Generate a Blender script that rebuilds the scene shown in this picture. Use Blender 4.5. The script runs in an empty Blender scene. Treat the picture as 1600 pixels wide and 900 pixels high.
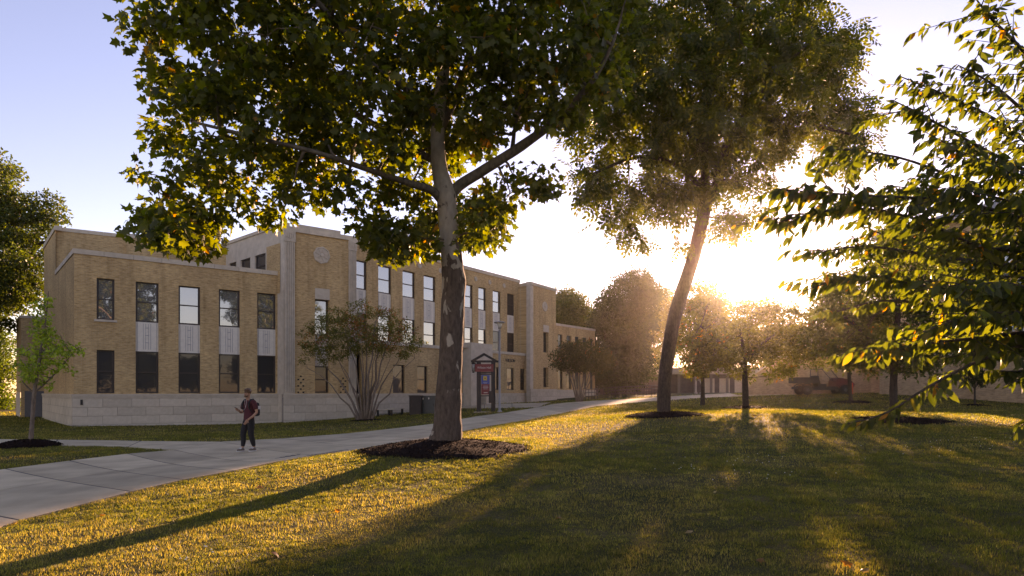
import bpy, bmesh, math, random
import numpy as np
from mathutils import Vector, Matrix, Euler

# ------------------------------------------------------------------ camera, sky, sun, exposure
scene = bpy.context.scene
col = scene.collection
F, HZ, EYE = 1000.0, 612.0, 1.6           # focal length and horizon in photo pixels (1600 x 900), eye height
cam_d = bpy.data.cameras.new("camera")
cam = bpy.data.objects.new("camera", cam_d)
col.objects.link(cam)
cam.location = (0, 0, EYE)
cam.rotation_euler = (math.radians(90), 0, 0)
cam_d.sensor_width = 36.0
cam_d.lens = 36.0 * F / 1600.0
cam_d.shift_y = (HZ - 450.0) / 1600.0
cam_d.clip_start, cam_d.clip_end = 0.1, 3000
scene.camera = cam

SUN_AZ, SUN_EL = math.radians(19.9), math.radians(9.2)
SUN = Vector((math.sin(SUN_AZ) * math.cos(SUN_EL), math.cos(SUN_AZ) * math.cos(SUN_EL), math.sin(SUN_EL)))
world = bpy.data.worlds.new("World")
scene.world = world
world.use_nodes = True
wn = world.node_tree
bg = wn.nodes["Background"]
sky = wn.nodes.new("ShaderNodeTexSky")
sky.sky_type = 'NISHITA'
sky.sun_disc = False
sky.sun_elevation = SUN_EL
sky.sun_rotation = SUN_AZ
sky.air_density, sky.dust_density, sky.ozone_density = 1.0, 0.2, 3.5
wn.links.new(sky.outputs[0], bg.inputs[0])
bg.inputs[1].default_value = 0.15

sd = bpy.data.lights.new("sun", 'SUN')
sd.energy = 5.0
sd.angle = math.radians(0.5)
sd.color = (1.0, 0.90, 0.66)
sun = bpy.data.objects.new("sun", sd)
col.objects.link(sun)
sun.location = (30, 80, 40)
sun.rotation_euler = SUN.to_track_quat('Z', 'Y').to_euler()

vs = scene.view_settings
vs.view_transform = 'Standard'
vs.look = 'None'
vs.exposure = 1.56
vs.gamma = 1.0
vs.use_curve_mapping = False
vs.use_white_balance = True
vs.white_balance_temperature = 10400
vs.white_balance_tint = 52
scene.cycles.max_bounces = 6
scene.cycles.diffuse_bounces = 3
scene.cycles.glossy_bounces = 3
scene.cycles.transmission_bounces = 4
scene.cycles.volume_bounces = 0
scene.cycles.use_denoising = True
scene.cycles.sample_clamp_indirect = 6.0

rng = np.random.default_rng(7)
random.seed(7)

# ------------------------------------------------------------------ pixel helpers and terrain
def P(px, py, Y):
    return Vector(((px - 800) / F * Y, Y, EYE + (HZ - py) / F * Y))

CTRL = [(0, 900, 5.8), (800, 900, 5.5), (1600, 900, 5.2), (0, 822, 8.6), (0, 737, 14.2), (200, 768, 10.9), (500, 712, 16.9),
        (0, 690, 22.5), (48, 697, 20), (388, 706, 18.7), (400, 688, 23), (105, 666, 36), (440, 660, 43), (570, 656, 40),
        (590, 674, 28.5), (675, 663, 34), (695, 692, 15.0), (812, 659, 30), (906, 641, 40), (927, 626, 58), (1025, 626, 50),
        (1035, 649, 26), (1165, 638, 35), (1160, 619, 52), (840, 637, 48), (757, 632, 56), (835, 629, 60), (700, 642, 48),
        (1330, 629, 38), (1390, 658, 22), (1523, 634, 34), (1600, 633, 36), (1240, 616, 52), (1440, 614, 46),
        (1300, 750, 10.6), (800, 757, 10.7), (555, 727, 12.5), (845, 703, 15.5), (1000, 616, 75), (1180, 613, 80), (1400, 613, 90)]
cp = np.array([[(x - 800) / F * Y, Y, EYE + (HZ - y) / F * Y] for x, y, Y in CTRL] +
              [[-5, 0, -.1], [0, -10, 0], [6, 0, .1], [-60, 30, -.3], [-60, 90, -.3], [-20, 100, .4], [60, 40, 1.2], [70, 100, 1.7], [40, 0, .5], [-40, 0, -.3]])
def _tpsk(d2):
    return np.where(d2 > 1e-9, 0.5 * d2 * np.log(np.maximum(d2, 1e-9)), 0)
_n = len(cp)
_K = _tpsk(((cp[:, None, :2] - cp[None, :, :2]) ** 2).sum(-1)) + np.eye(_n) * 0.8
_Pm = np.c_[np.ones(_n), cp[:, :2]]
_A = np.zeros((_n + 3, _n + 3)); _A[:_n, :_n] = _K; _A[:_n, _n:] = _Pm; _A[_n:, :_n] = _Pm.T
_w = np.linalg.solve(_A, np.r_[cp[:, 2], 0, 0, 0])
def ground_z(x, y):
    x = np.asarray(x, float); y = np.asarray(y, float)
    sh = x.shape
    q = np.c_[x.ravel(), y.ravel()]
    out = np.empty(len(q))
    for i in range(0, len(q), 60000):
        c = q[i:i + 60000]
        out[i:i + 60000] = _tpsk(((c[:, None, :] - cp[None, :, :2]) ** 2).sum(-1)) @ _w[:_n] + _w[_n] + c @ _w[_n + 1:]
    return np.clip(out, -1.0, 2.0).reshape(sh)
def gz(x, y):
    return float(ground_z(np.array([x]), np.array([y]))[0])
_YS = np.arange(3.5, 130, 0.1)
def G(px, py):
    """Point of the ground seen at a photo pixel."""
    zr = EYE + (HZ - py) / F * _YS
    g = ground_z((px - 800) / F * _YS, _YS)
    k = np.nonzero(zr < g)[0]
    Y = _YS[k[0]] if len(k) else 110.0
    if len(k) and k[0] > 0:
        i = k[0]
        a = zr[i - 1] - g[i - 1]; b = g[i] - zr[i]
        Y = _YS[i - 1] + 0.1 * a / (a + b + 1e-9)
    X = (px - 800) / F * Y
    return Vector((X, Y, gz(X, Y)))
def on_ground(px, Y, dz=0.0):
    X = (px - 800) / F * Y
    return Vector((X, Y, gz(X, Y) + dz))

def vnoise(x, y, seed=0):
    """smooth value noise in 0..1"""
    r = np.random.default_rng(seed).random((256, 256))
    xi = np.floor(x).astype(int); yi = np.floor(y).astype(int)
    fx = x - xi; fy = y - yi
    fx = fx * fx * (3 - 2 * fx); fy = fy * fy * (3 - 2 * fy)
    a = r[xi % 256, yi % 256]; b = r[(xi + 1) % 256, yi % 256]; c = r[xi % 256, (yi + 1) % 256]; d = r[(xi + 1) % 256, (yi + 1) % 256]
    return (a * (1 - fx) + b * fx) * (1 - fy) + (c * (1 - fx) + d * fx) * fy
def inside(poly, x, y):
    poly = np.asarray(poly, float)
    c = np.zeros(np.shape(x), bool)
    j = len(poly) - 1
    for i in range(len(poly)):
        xi, yi = poly[i]; xj, yj = poly[j]
        m = ((yi > y) != (yj > y)) & (x < (xj - xi) * (y - yi) / (yj - yi + 1e-12) + xi)
        c ^= m
        j = i
    return c
def edge_dist(poly, x, y):
    poly = np.asarray(poly, float)
    best = np.full(np.shape(x), 1e9)
    for i in range(len(poly)):
        a = poly[i]; b = poly[(i + 1) % len(poly)]
        ab = b - a
        t = np.clip(((x - a[0]) * ab[0] + (y - a[1]) * ab[1]) / (ab @ ab + 1e-9), 0, 1)
        best = np.minimum(best, np.hypot(x - a[0] - t * ab[0], y - a[1] - t * ab[1]))
    return best

# ------------------------------------------------------------------ object helpers
WL = {}                                              # world location of empties
def thing(name, label, cat, loc=(0, 0, 0), group=None):
    o = bpy.data.objects.new(name, None)
    col.objects.link(o)
    o.location = loc
    o.empty_display_size = 0.2
    WL[o.name] = Vector(loc)
    o["label"] = label; o["category"] = cat
    if group: o["group"] = group
    return o
def link(name, me, mat=None, parent=None, matrix=None):
    o = bpy.data.objects.new(name, me)
    col.objects.link(o)
    if mat is not None and not me.materials:
        for m in (mat if isinstance(mat, (list, tuple)) else [mat]):
            me.materials.append(m)
    if parent is not None:
        o.parent = parent
        o.matrix_parent_inverse = Matrix.Translation(-WL.get(parent.name, Vector((0, 0, 0))))
    if matrix is not None:
        o.matrix_basis = matrix
    return o
def tag(o, label, cat, group=None, kind=None):
    o["label"] = label
    if cat: o["category"] = cat
    if group: o["group"] = group
    if kind: o["kind"] = kind
    return o

class MB:
    def __init__(s):
        s.v = []; s.f = []; s.uv = []; s.mi = []; s.sm = []
    def quad(s, a, b, c, d, uv=None, mi=0, sm=False):
        n = len(s.v)
        s.v += [tuple(a), tuple(b), tuple(c), tuple(d)]
        s.f.append((n, n + 1, n + 2, n + 3)); s.uv.append(uv or ((0, 0),) * 4); s.mi.append(mi); s.sm.append(sm)
        return s
    def poly(s, pts, mi=0, uv=None):
        n = len(s.v)
        s.v += [tuple(p) for p in pts]
        s.f.append(tuple(range(n, n + len(pts)))); s.uv.append(uv or tuple((p[0], p[2]) for p in pts)); s.mi.append(mi); s.sm.append(False)
        return s
    def obox(s, c, ax, ay, az, mi=0):
        """oriented box: centre and three half-axis vectors"""
        c, ax, ay, az = Vector(c), Vector(ax), Vector(ay), Vector(az)
        n = len(s.v)
        for k in range(8):
            s.v.append(tuple(c + ax * (1 if k & 1 else -1) + ay * (1 if k & 2 else -1) + az * (1 if k & 4 else -1)))
        L = [ax.length * 2, ay.length * 2, az.length * 2]
        flip = ax.cross(ay).dot(az) < 0
        for q, (u, w) in (((0, 2, 3, 1), (1, 0)), ((4, 5, 7, 6), (0, 1)), ((0, 1, 5, 4), (0, 2)), ((2, 6, 7, 3), (2, 0)), ((0, 4, 6, 2), (2, 1)), ((1, 3, 7, 5), (1, 2))):
            if flip: q = q[::-1]
            s.f.append(tuple(n + i for i in q)); s.uv.append(((0, 0), (L[u], 0), (L[u], L[w]), (0, L[w]))); s.mi.append(mi); s.sm.append(False)
        return s
    def box(s, x0, x1, y0, y1, z0, z1, mi=0):
        return s.obox(((x0 + x1) / 2, (y0 + y1) / 2, (z0 + z1) / 2), ((x1 - x0) / 2, 0, 0), (0, (y1 - y0) / 2, 0), (0, 0, (z1 - z0) / 2), mi)
    def tube(s, pts, rad, sides=8, cap=True, mi=0, jit=0.0, sm=True, seed=0, ell=None):
        pts = [Vector(p) for p in pts]
        n0 = len(s.v); m = len(pts)
        rr = random.Random(int(seed))
        up = Vector((0.31, 0.95, 0.05))
        prev = None
        for i, p in enumerate(pts):
            t = (pts[min(i + 1, m - 1)] - pts[max(i - 1, 0)])
            t = t.normalized() if t.length > 1e-9 else Vector((0, 0, 1))
            if prev is None:
                a = t.cross(up)
                if a.length < 1e-3: a = t.cross(Vector((1, 0, 0)))
            else:
                a = prev - t * prev.dot(t)
            a.normalize(); prev = a
            b = t.cross(a)
            r = rad[i] if not np.isscalar(rad) else rad
            for k in range(sides):
                w = 2 * math.pi * k / sides
                q = r * (1 + jit * rr.uniform(-1, 1))
                s.v.append(tuple(p + a * (q * math.cos(w)) + b * (q * math.sin(w))))
        L = 0
        for i in range(m - 1):
            d = (pts[i + 1] - pts[i]).length
            for k in range(sides):
                k2 = (k + 1) % sides
                s.f.append((n0 + i * sides + k, n0 + i * sides + k2, n0 + (i + 1) * sides + k2, n0 + (i + 1) * sides + k))
                s.uv.append(((k / sides, L), ((k + 1) / sides, L), ((k + 1) / sides, L + d), (k / sides, L + d))); s.mi.append(mi); s.sm.append(sm)
            L += d
        if cap:
            for base, rev in ((n0, True), (n0 + (m - 1) * sides, False)):
                ring = list(range(base, base + sides))
                s.f.append(tuple(reversed(ring) if rev else ring)); s.uv.append(tuple((0, 0) for _ in ring)); s.mi.append(mi); s.sm.append(False)
        return s
    def lathe(s, c, prof, sides=16, mi=0, sm=True, ax=None):
        """prof: list of (r, h) along the axis (default up)"""
        c = Vector(c)
        az = Vector(ax or (0, 0, 1)).normalized()
        a = az.orthogonal().normalized(); b = az.cross(a)
        n0 = len(s.v)
        for r, h in prof:
            for k in range(sides):
                w = 2 * math.pi * k / sides
                s.v.append(tuple(c + az * h + a * (r * math.cos(w)) + b * (r * math.sin(w))))
        for i in range(len(prof) - 1):
            for k in range(sides):
                k2 = (k + 1) % sides
                s.f.append((n0 + i * sides + k, n0 + i * sides + k2, n0 + (i + 1) * sides + k2, n0 + (i + 1) * sides + k))
                s.uv.append(((0, 0),) * 4); s.mi.append(mi); s.sm.append(sm)
        for base, rev in ((n0, True), (n0 + (len(prof) - 1) * sides, False)):
            ring = list(range(base, base + sides))
            s.f.append(tuple(reversed(ring) if rev else ring)); s.uv.append(tuple((0, 0) for _ in ring)); s.mi.append(mi); s.sm.append(False)
        return s
    def mesh(s, name):
        me = bpy.data.meshes.new(name)
        me.from_pydata(s.v, [], s.f)
        uvl = me.uv_layers.new(name="UVMap")
        flat = [c for f in s.uv for uv in f for c in uv]
        uvl.data.foreach_set("uv", flat)
        me.polygons.foreach_set("material_index", s.mi)
        me.polygons.foreach_set("use_smooth", s.sm)
        me.update()
        return me
    def build(s, name, mat, parent=None):
        return link(name, s.mesh(name), mat, parent)

def np_mesh(name, verts, faces_tri, colors=None, smooth=False):
    """verts (N,3); faces (M,k) with fixed k; colors (N,3) -> point colour attribute 'tint'"""
    me = bpy.data.meshes.new(name)
    nv, nf, k = len(verts), len(faces_tri), faces_tri.shape[1]
    me.vertices.add(nv); me.vertices.foreach_set("co", np.ascontiguousarray(verts, np.float32).ravel())
    me.loops.add(nf * k); me.loops.foreach_set("vertex_index", np.ascontiguousarray(faces_tri, np.int32).ravel())
    me.polygons.add(nf); me.polygons.foreach_set("loop_start", np.arange(0, nf * k, k, dtype=np.int32))
    if smooth: me.polygons.foreach_set("use_smooth", np.ones(nf, bool))
    me.update(calc_edges=True)
    if colors is not None:
        at = me.color_attributes.new("tint", 'FLOAT_COLOR', 'POINT')
        at.data.foreach_set("color", np.ascontiguousarray(np.c_[colors, np.ones(nv)], np.float32).ravel())
    return me

# ------------------------------------------------------------------ materials
def newmat(name):
    m = bpy.data.materials.new(name)
    m.use_nodes = True
    nt = m.node_tree
    for n in list(nt.nodes): nt.nodes.remove(n)
    out = nt.nodes.new("ShaderNodeOutputMaterial")
    return m, nt, out
def N(nt, typ, **kw):
    n = nt.nodes.new(typ)
    for k, v in kw.items():
        if k.startswith("i_"): n.inputs[k[2:].replace("_", " ")].default_value = v
        else: setattr(n, k, v)
    return n
def ramp(nt, fac, stops):
    r = nt.nodes.new("ShaderNodeValToRGB")
    e = r.color_ramp.elements
    while len(e) > 1: e.remove(e[-1])
    e[0].position, e[0].color = stops[0][0], (*stops[0][1], 1)
    for p, c in stops[1:]:
        x = e.new(p); x.color = (*c, 1)
    nt.links.new(fac, r.inputs[0])
    return r.outputs[0]
def mixc(nt, fac, a, b, mode='MIX'):
    m = nt.nodes.new("ShaderNodeMix"); m.data_type = 'RGBA'; m.blend_type = mode
    for s, v in ((0, fac), (6, a), (7, b)):
        if hasattr(v, 'is_linked') or hasattr(v, 'links'): nt.links.new(v, m.inputs[s])
        elif isinstance(v, tuple): m.inputs[s].default_value = (*v, 1) if len(v) == 3 else v
        else: m.inputs[s].default_value = v
    return m.outputs[2]
def simple(name, c, rough=0.7, var=0.15, scale=6.0, metal=0.0, bump=0.0, bscale=40, spec=0.5, obj_var=0.0, stretch=None):
    m, nt, out = newmat(name)
    b = N(nt, "ShaderNodeBsdfPrincipled")
    b.inputs["Roughness"].default_value = rough; b.inputs["Metallic"].default_value = metal
    b.inputs["Specular IOR Level"].default_value = spec
    tc = N(nt, "ShaderNodeTexCoord")
    vec = tc.outputs["Object"]
    if stretch:
        mp = N(nt, "ShaderNodeMapping"); mp.inputs["Scale"].default_value = stretch
        nt.links.new(vec, mp.inputs[0]); vec = mp.outputs[0]
    nz = N(nt, "ShaderNodeTexNoise"); nz.inputs["Scale"].default_value = scale; nz.inputs["Detail"].default_value = 6
    nt.links.new(vec, nz.inputs["Vector"])
    lo = tuple(x * (1 - var) for x in c); hi = tuple(min(1, x * (1 + var)) for x in c)
    cc = ramp(nt, nz.outputs[0], [(0.3, lo), (0.7, hi)])
    if obj_var:
        oi = N(nt, "ShaderNodeObjectInfo")
        k = ramp(nt, oi.outputs["Random"], [(0, (1 - obj_var,) * 3), (1, (1 + obj_var * .6,) * 3)])
        cc = mixc(nt, 1.0, cc, k, 'MULTIPLY')
    nt.links.new(cc, b.inputs["Base Color"])
    if bump:
        n2 = N(nt, "ShaderNodeTexNoise"); n2.inputs["Scale"].default_value = bscale; n2.inputs["Detail"].default_value = 5
        nt.links.new(vec, n2.inputs["Vector"])
        bp = N(nt, "ShaderNodeBump"); bp.inputs["Strength"].default_value = bump; bp.inputs["Distance"].default_value = 0.02
        nt.links.new(n2.outputs[0], bp.inputs["Height"]); nt.links.new(bp.outputs[0], b.inputs["Normal"])
    nt.links.new(b.outputs[0], out.inputs[0])
    return m

def brick_mat(name, c1, c2, mortar, bw=0.23, rh=0.078):
    m, nt, out = newmat(name)
    b = N(nt, "ShaderNodeBsdfPrincipled"); b.inputs["Roughness"].default_value = 0.85; b.inputs["Specular IOR Level"].default_value = 0.2
    tc = N(nt, "ShaderNodeTexCoord")
    br = N(nt, "ShaderNodeTexBrick")
    br.inputs["Color1"].default_value = (*c1, 1); br.inputs["Color2"].default_value = (*c2, 1); br.inputs["Mortar"].default_value = (*mortar, 1)
    br.inputs["Scale"].default_value = 1.0; br.inputs["Mortar Size"].default_value = 0.007; br.inputs["Brick Width"].default_value = bw; br.inputs["Row Height"].default_value = rh
    br.inputs["Bias"].default_value = -0.1
    nt.links.new(tc.outputs["UV"], br.inputs["Vector"])
    # groups of darker / paler bricks in short horizontal runs
    mp = N(nt, "ShaderNodeMapping"); mp.inputs["Scale"].default_value = (3.6, 11.0, 1)
    nt.links.new(tc.outputs["UV"], mp.inputs[0])
    nz = N(nt, "ShaderNodeTexNoise"); nz.inputs["Scale"].default_value = 1.0; nz.inputs["Detail"].default_value = 2; nz.inputs["Roughness"].default_value = 0.6
    nt.links.new(mp.outputs[0], nz.inputs["Vector"])
    k = ramp(nt, nz.outputs[0], [(0.26, (.62, .56, .52)), (0.42, (.92, .90, .88)), (0.60, (1.06, 1.06, 1.06)), (0.76, (1.26, 1.24, 1.2))])
    c = mixc(nt, 1.0, br.outputs[0], k, 'MULTIPLY')
    n2 = N(nt, "ShaderNodeTexNoise"); n2.inputs["Scale"].default_value = 0.35; n2.inputs["Detail"].default_value = 4
    nt.links.new(tc.outputs["UV"], n2.inputs["Vector"])
    k2 = ramp(nt, n2.outputs[0], [(0.3, (.82, .80, .78)), (0.7, (1.10, 1.10, 1.08))])
    c = mixc(nt, 1.0, c, k2, 'MULTIPLY')
    mp3 = N(nt, "ShaderNodeMapping"); mp3.inputs["Scale"].default_value = (1.7, .16, 1)
    nt.links.new(tc.outputs["UV"], mp3.inputs[0])
    n3 = N(nt, "ShaderNodeTexNoise"); n3.inputs["Scale"].default_value = 1.0; n3.inputs["Detail"].default_value = 5
    nt.links.new(mp3.outputs[0], n3.inputs["Vector"])
    k3 = ramp(nt, n3.outputs[0], [(0.33, (.74, .72, .70)), (0.46, (1, 1, 1))])
    c = mixc(nt, .75, c, mixc(nt, 1.0, c, k3, 'MULTIPLY'))
    nt.links.new(c, b.inputs["Base Color"])
    bp = N(nt, "ShaderNodeBump"); bp.inputs["Strength"].default_value = 0.5; bp.inputs["Distance"].default_value = 0.01
    inv = N(nt, "ShaderNodeMath", operation='SUBTRACT'); inv.inputs[0].default_value = 1.0
    nt.links.new(br.outputs["Fac"], inv.inputs[1]); nt.links.new(inv.outputs[0], bp.inputs["Height"]); nt.links.new(bp.outputs[0], b.inputs["Normal"])
    nt.links.new(b.outputs[0], out.inputs[0])
    return m

def leaf_mat(name, trans=0.5, tcol=(1.0, 1.0, 0.3), gloss=0.35, tboost=2.2, tval=None):
    """colour from the per-leaf tint; light passes through the blade"""
    m, nt, out = newmat(name)
    at = N(nt, "ShaderNodeVertexColor", layer_name="tint") if tval is None else None
    if at is None:
        oi = N(nt, "ShaderNodeObjectInfo")
        c = ramp(nt, oi.outputs["Random"], tval)
    else: c = at.outputs[0]
    b = N(nt, "ShaderNodeBsdfPrincipled"); b.inputs["Roughness"].default_value = gloss; b.inputs["Specular IOR Level"].default_value = 0.35
    nt.links.new(c, b.inputs["Base Color"])
    tr = N(nt, "ShaderNodeBsdfTranslucent")
    k = mixc(nt, 1.0, c, tuple(x * tboost for x in tcol), 'MULTIPLY')
    nt.links.new(k, tr.inputs[0])
    mx = N(nt, "ShaderNodeMixShader"); mx.inputs[0].default_value = trans
    nt.links.new(b.outputs[0], mx.inputs[1]); nt.links.new(tr.outputs[0], mx.inputs[2])
    nt.links.new(mx.outputs[0], out.inputs[0])
    return m

def glass_mat(name, tint, refl):
    m, nt, out = newmat(name)
    d = N(nt, "ShaderNodeBsdfPrincipled"); d.inputs["Base Color"].default_value = (*tint, 1); d.inputs["Roughness"].default_value = 0.5
    g = N(nt, "ShaderNodeBsdfGlossy"); g.inputs["Roughness"].default_value = 0.02; g.inputs["Color"].default_value = (.95, .95, .95, 1)
    tc = N(nt, "ShaderNodeTexCoord")
    nz = N(nt, "ShaderNodeTexNoise"); nz.inputs["Scale"].default_value = 0.8
    nt.links.new(tc.outputs["Object"], nz.inputs["Vector"])
    bp = N(nt, "ShaderNodeBump"); bp.inputs["Strength"].default_value = 0.08; bp.inputs["Distance"].default_value = 0.05
    nt.links.new(nz.outputs[0], bp.inputs["Height"]); nt.links.new(bp.outputs[0], g.inputs["Normal"])
    fr = N(nt, "ShaderNodeFresnel"); fr.inputs[0].default_value = 1.5
    ma = N(nt, "ShaderNodeMath", operation='ADD'); ma.inputs[1].default_value = refl
    nt.links.new(fr.outputs[0], ma.inputs[0])
    mx = N(nt, "ShaderNodeMixShader")
    nt.links.new(ma.outputs[0], mx.inputs[0]); nt.links.new(d.outputs[0], mx.inputs[1]); nt.links.new(g.outputs[0], mx.inputs[2])
    nt.links.new(mx.outputs[0], out.inputs[0])
    return m

def bark_mat(name, c_lo, c_hi, scale=5.0, flaky=None, z_split=None):
    m, nt, out = newmat(name)
    b = N(nt, "ShaderNodeBsdfPrincipled"); b.inputs["Roughness"].default_value = 0.9; b.inputs["Specular IOR Level"].default_value = 0.15
    tc = N(nt, "ShaderNodeTexCoord")
    mp = N(nt, "ShaderNodeMapping"); mp.inputs["Scale"].default_value = (1, 1, 0.35)
    nt.links.new(tc.outputs["Object"], mp.inputs[0])
    nz = N(nt, "ShaderNodeTexNoise"); nz.inputs["Scale"].default_value = scale * 3; nz.inputs["Detail"].default_value = 8; nz.inputs["Roughness"].default_value = 0.65
    nt.links.new(mp.outputs[0], nz.inputs["Vector"])
    c = ramp(nt, nz.outputs[0], [(0.3, c_lo), (0.7, c_hi)])
    if flaky:                                        # pale smooth plates, more of them higher up the trunk
        n2 = N(nt, "ShaderNodeTexNoise"); n2.inputs["Scale"].default_value = 4.2; n2.inputs["Detail"].default_value = 4; n2.inputs["Distortion"].default_value = 0.6
        mp2 = N(nt, "ShaderNodeMapping"); mp2.inputs["Scale"].default_value = (1, 1, 0.55)
        nt.links.new(tc.outputs["Object"], mp2.inputs[0]); nt.links.new(mp2.outputs[0], n2.inputs["Vector"])
        sx = N(nt, "ShaderNodeSeparateXYZ"); nt.links.new(tc.outputs["Object"], sx.inputs[0])
        mr = N(nt, "ShaderNodeMapRange"); mr.inputs[1].default_value = z_split[0]; mr.inputs[2].default_value = z_split[1]; mr.inputs[3].default_value = -0.16; mr.inputs[4].default_value = 0.16
        nt.links.new(sx.outputs[2], mr.inputs[0])
        ad = N(nt, "ShaderNodeMath", operation='ADD'); nt.links.new(n2.outputs[0], ad.inputs[0]); nt.links.new(mr.outputs[0], ad.inputs[1])
        k = ramp(nt, ad.outputs[0], [(0.49, (0, 0, 0)), (0.53, (1, 1, 1))])
        n3 = N(nt, "ShaderNodeTexNoise"); n3.inputs["Scale"].default_value = 9; n3.inputs["Detail"].default_value = 5
        nt.links.new(mp2.outputs[0], n3.inputs["Vector"])
        pale = ramp(nt, n3.outputs[0], [(0.3, tuple(x * .72 for x in flaky)), (0.65, flaky)])
        c = mixc(nt, k, c, pale)
    nt.links.new(c, b.inputs["Base Color"])
    bp = N(nt, "ShaderNodeBump"); bp.inputs["Strength"].default_value = 0.9; bp.inputs["Distance"].default_value = 0.03
    nt.links.new(nz.outputs[0], bp.inputs["Height"]); nt.links.new(bp.outputs[0], b.inputs["Normal"])
    nt.links.new(b.outputs[0], out.inputs[0])
    return m

M = {}
M['brick'] = brick_mat("tan_brick", (.60, .385, .185), (.48, .295, .135), (.50, .39, .27))
M['brick2'] = brick_mat("red_tan_brick", (.54, .35, .20), (.43, .265, .145), (.48, .39, .29))
M['stone'] = simple("limestone", (.51, .43, .34), .85, .12, 2.5, bump=.3, bscale=60, spec=.2)
M['block'] = simple("limestone_block", (.54, .455, .355), .85, .10, 3.5, bump=.3, bscale=60, spec=.2, obj_var=.12)
M['mortar'] = simple("mortar", (.26, .22, .19), .95, .1)
M['spandrel'] = simple("pale_metal_panel", (.68, .63, .54), .6, .06, 5, spec=.3)
M['groove'] = simple("panel_groove", (.34, .33, .33), .7, .1)
M['frame'] = simple("brown_window_frame", (.045, .032, .026), .45, .15)
M['pane_sky'] = glass_mat("upper_pane_glass", (.13, .13, .125), .30)
M['pane_dark'] = glass_mat("lower_pane_glass", (.012, .011, .012), .0)
M['blind'] = simple("roller_blind", (.55, .54, .51), .9, .05)
M['roof'] = simple("flat_roof", (.16, .155, .15), .95, .2)
M['inner'] = simple("dark_interior", (.02, .02, .02), .95, .1)
M['concrete'] = simple("path_concrete", (.49, .385, .25), .9, .22, 1.1, bump=.25, bscale=120, spec=.2, obj_var=.20)
M['concrete_joint'] = simple("path_joint", (.07, .06, .05), .95, .2)
M['mulch'] = simple("mulch", (.020, .011, .009), .95, .6, 30, bump=1.0, bscale=70, spec=.04)
M['chip'] = simple("mulch_chip", (.045, .026, .019), .9, .5, 25, spec=.2)
M['black_metal'] = simple("black_metal", (.022, .019, .018), .5, .2)
M['galv'] = simple("painted_pole", (.30, .27, .235), .45, .08, metal=.3)
# ------------------------------------------------------------------ paths (slabs) and lawn
QUADS = []                                            # world quads that are paved (no grass)
def strip_quads(pairs):
    pts = []
    for (r, l) in pairs:
        a = G(*r) if len(r) == 2 else on_ground(r[0], r[2])
        b = G(*l) if len(l) == 2 else on_ground(l[0], l[2])
        pts.append((a, b))
    return pts
def paved(name, pairs, label, across=1, lift=0.022, world_pts=None):
    pts = world_pts or strip_quads(pairs)
    base = MB()
    c = pts[len(pts) // 2][0]
    slabs = []
    for (a0, b0), (a1, b1) in zip(pts[:-1], pts[1:]):
        QUADS.append([(a0.x, a0.y), (a1.x, a1.y), (b1.x, b1.y), (b0.x, b0.y)])
        n = 8
        for layer in ('base', 'slab'):
            cells = [(0, 1)] if layer == 'base' else [(k / across, (k + 1) / across) for k in range(across)]
            for v0, v1 in cells:
                L = max((a1 - a0).length, (b1 - b0).length, .1); W = max((b0 - a0).length * (v1 - v0), .1)
                gu = 0 if layer == 'base' else min(.05, .030 / L); gv = 0 if layer == 'base' or across == 1 else min(.05, .012 / W)
                us = np.linspace(gu, 1 - gu, n + 1); vs_ = np.linspace(v0 + gv * (v1 - v0), v1 - gv * (v1 - v0), n + 1)
                U, V = np.meshgrid(us, vs_, indexing='ij')
                X = (a0.x * (1 - U) + a1.x * U) * (1 - V) + (b0.x * (1 - U) + b1.x * U) * V
                Y = (a0.y * (1 - U) + a1.y * U) * (1 - V) + (b0.y * (1 - U) + b1.y * U) * V
                Z = ground_z(X, Y) + (lift if layer == 'slab' else lift - .004)
                mb = base if layer == 'base' else MB()
                k0 = len(mb.v)
                mb.v += [tuple(p) for p in np.stack([X, Y, Z], -1).reshape(-1, 3)]
                for i in range(n):
                    for j in range(n):
                        q = k0 + i * (n + 1) + j
                        mb.f.append((q, q + 1, q + n + 2, q + n + 1)); mb.uv.append(((0, 0),) * 4); mb.mi.append(0); mb.sm.append(True)
                if layer == 'slab':
                    # skirt
                    ring = [i * (n + 1) for i in range(n + 1)] + [n * (n + 1) + j for j in range(1, n + 1)] + [i * (n + 1) + n for i in range(n - 1, -1, -1)] + [j for j in range(n - 1, 0, -1)]
                    for i in range(len(ring)):
                        p = mb.v[k0 + ring[i]]; q = mb.v[k0 + ring[(i + 1) % len(ring)]]
                        mb.quad(p, q, (q[0], q[1], q[2] - .09), (p[0], p[1], p[2] - .09))
                    slabs.append(mb)
    root = base.build(name, M['concrete_joint'])
    root["kind"] = "structure"; root["label"] = label
    for mb in slabs:
        s = mb.build("paving_slab", M['concrete'], root)
    return root
MAIN = [((-200, 890), (-420, 800)), ((31, 815), (-200, 762)), ((206, 770), (9, 734)), ((287, 751), (109, 721)), ((365, 737), (200, 710)), ((437, 722), (272, 704)),
        ((510, 711), (344, 691)), ((587, 698), (440, 686)), ((669, 687), (540, 678)), ((725, 674), (620, 669.5)), ((770, 665.5), (690, 660.5)), ((812, 659), (745, 651)),
        ((850, 651), (790, 645)), ((880, 645.5), (840, 637)), ((906, 640.5), (862, 632)), ((930, 635.5), (890, 628.8)), ((975, 631), (935, 626)), ((1025, 626.5), (990, 623)),
        ((1090, 622.5), (1060, 619)), ((1160, 619.5), (1140, 614.8))]
paved('concrete_path', MAIN, 'broad tan concrete path curving from the left foreground up past the lawn', across=2)
paved('concrete_path', [((-170, 694), (-170, 686)), ((0, 696), (-10, 687)), ((84, 696.5), (90, 688)), ((200, 699), (220, 690)), ((272, 704), (344, 691))],
      'narrow concrete walk branching off behind the sapling')
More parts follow.
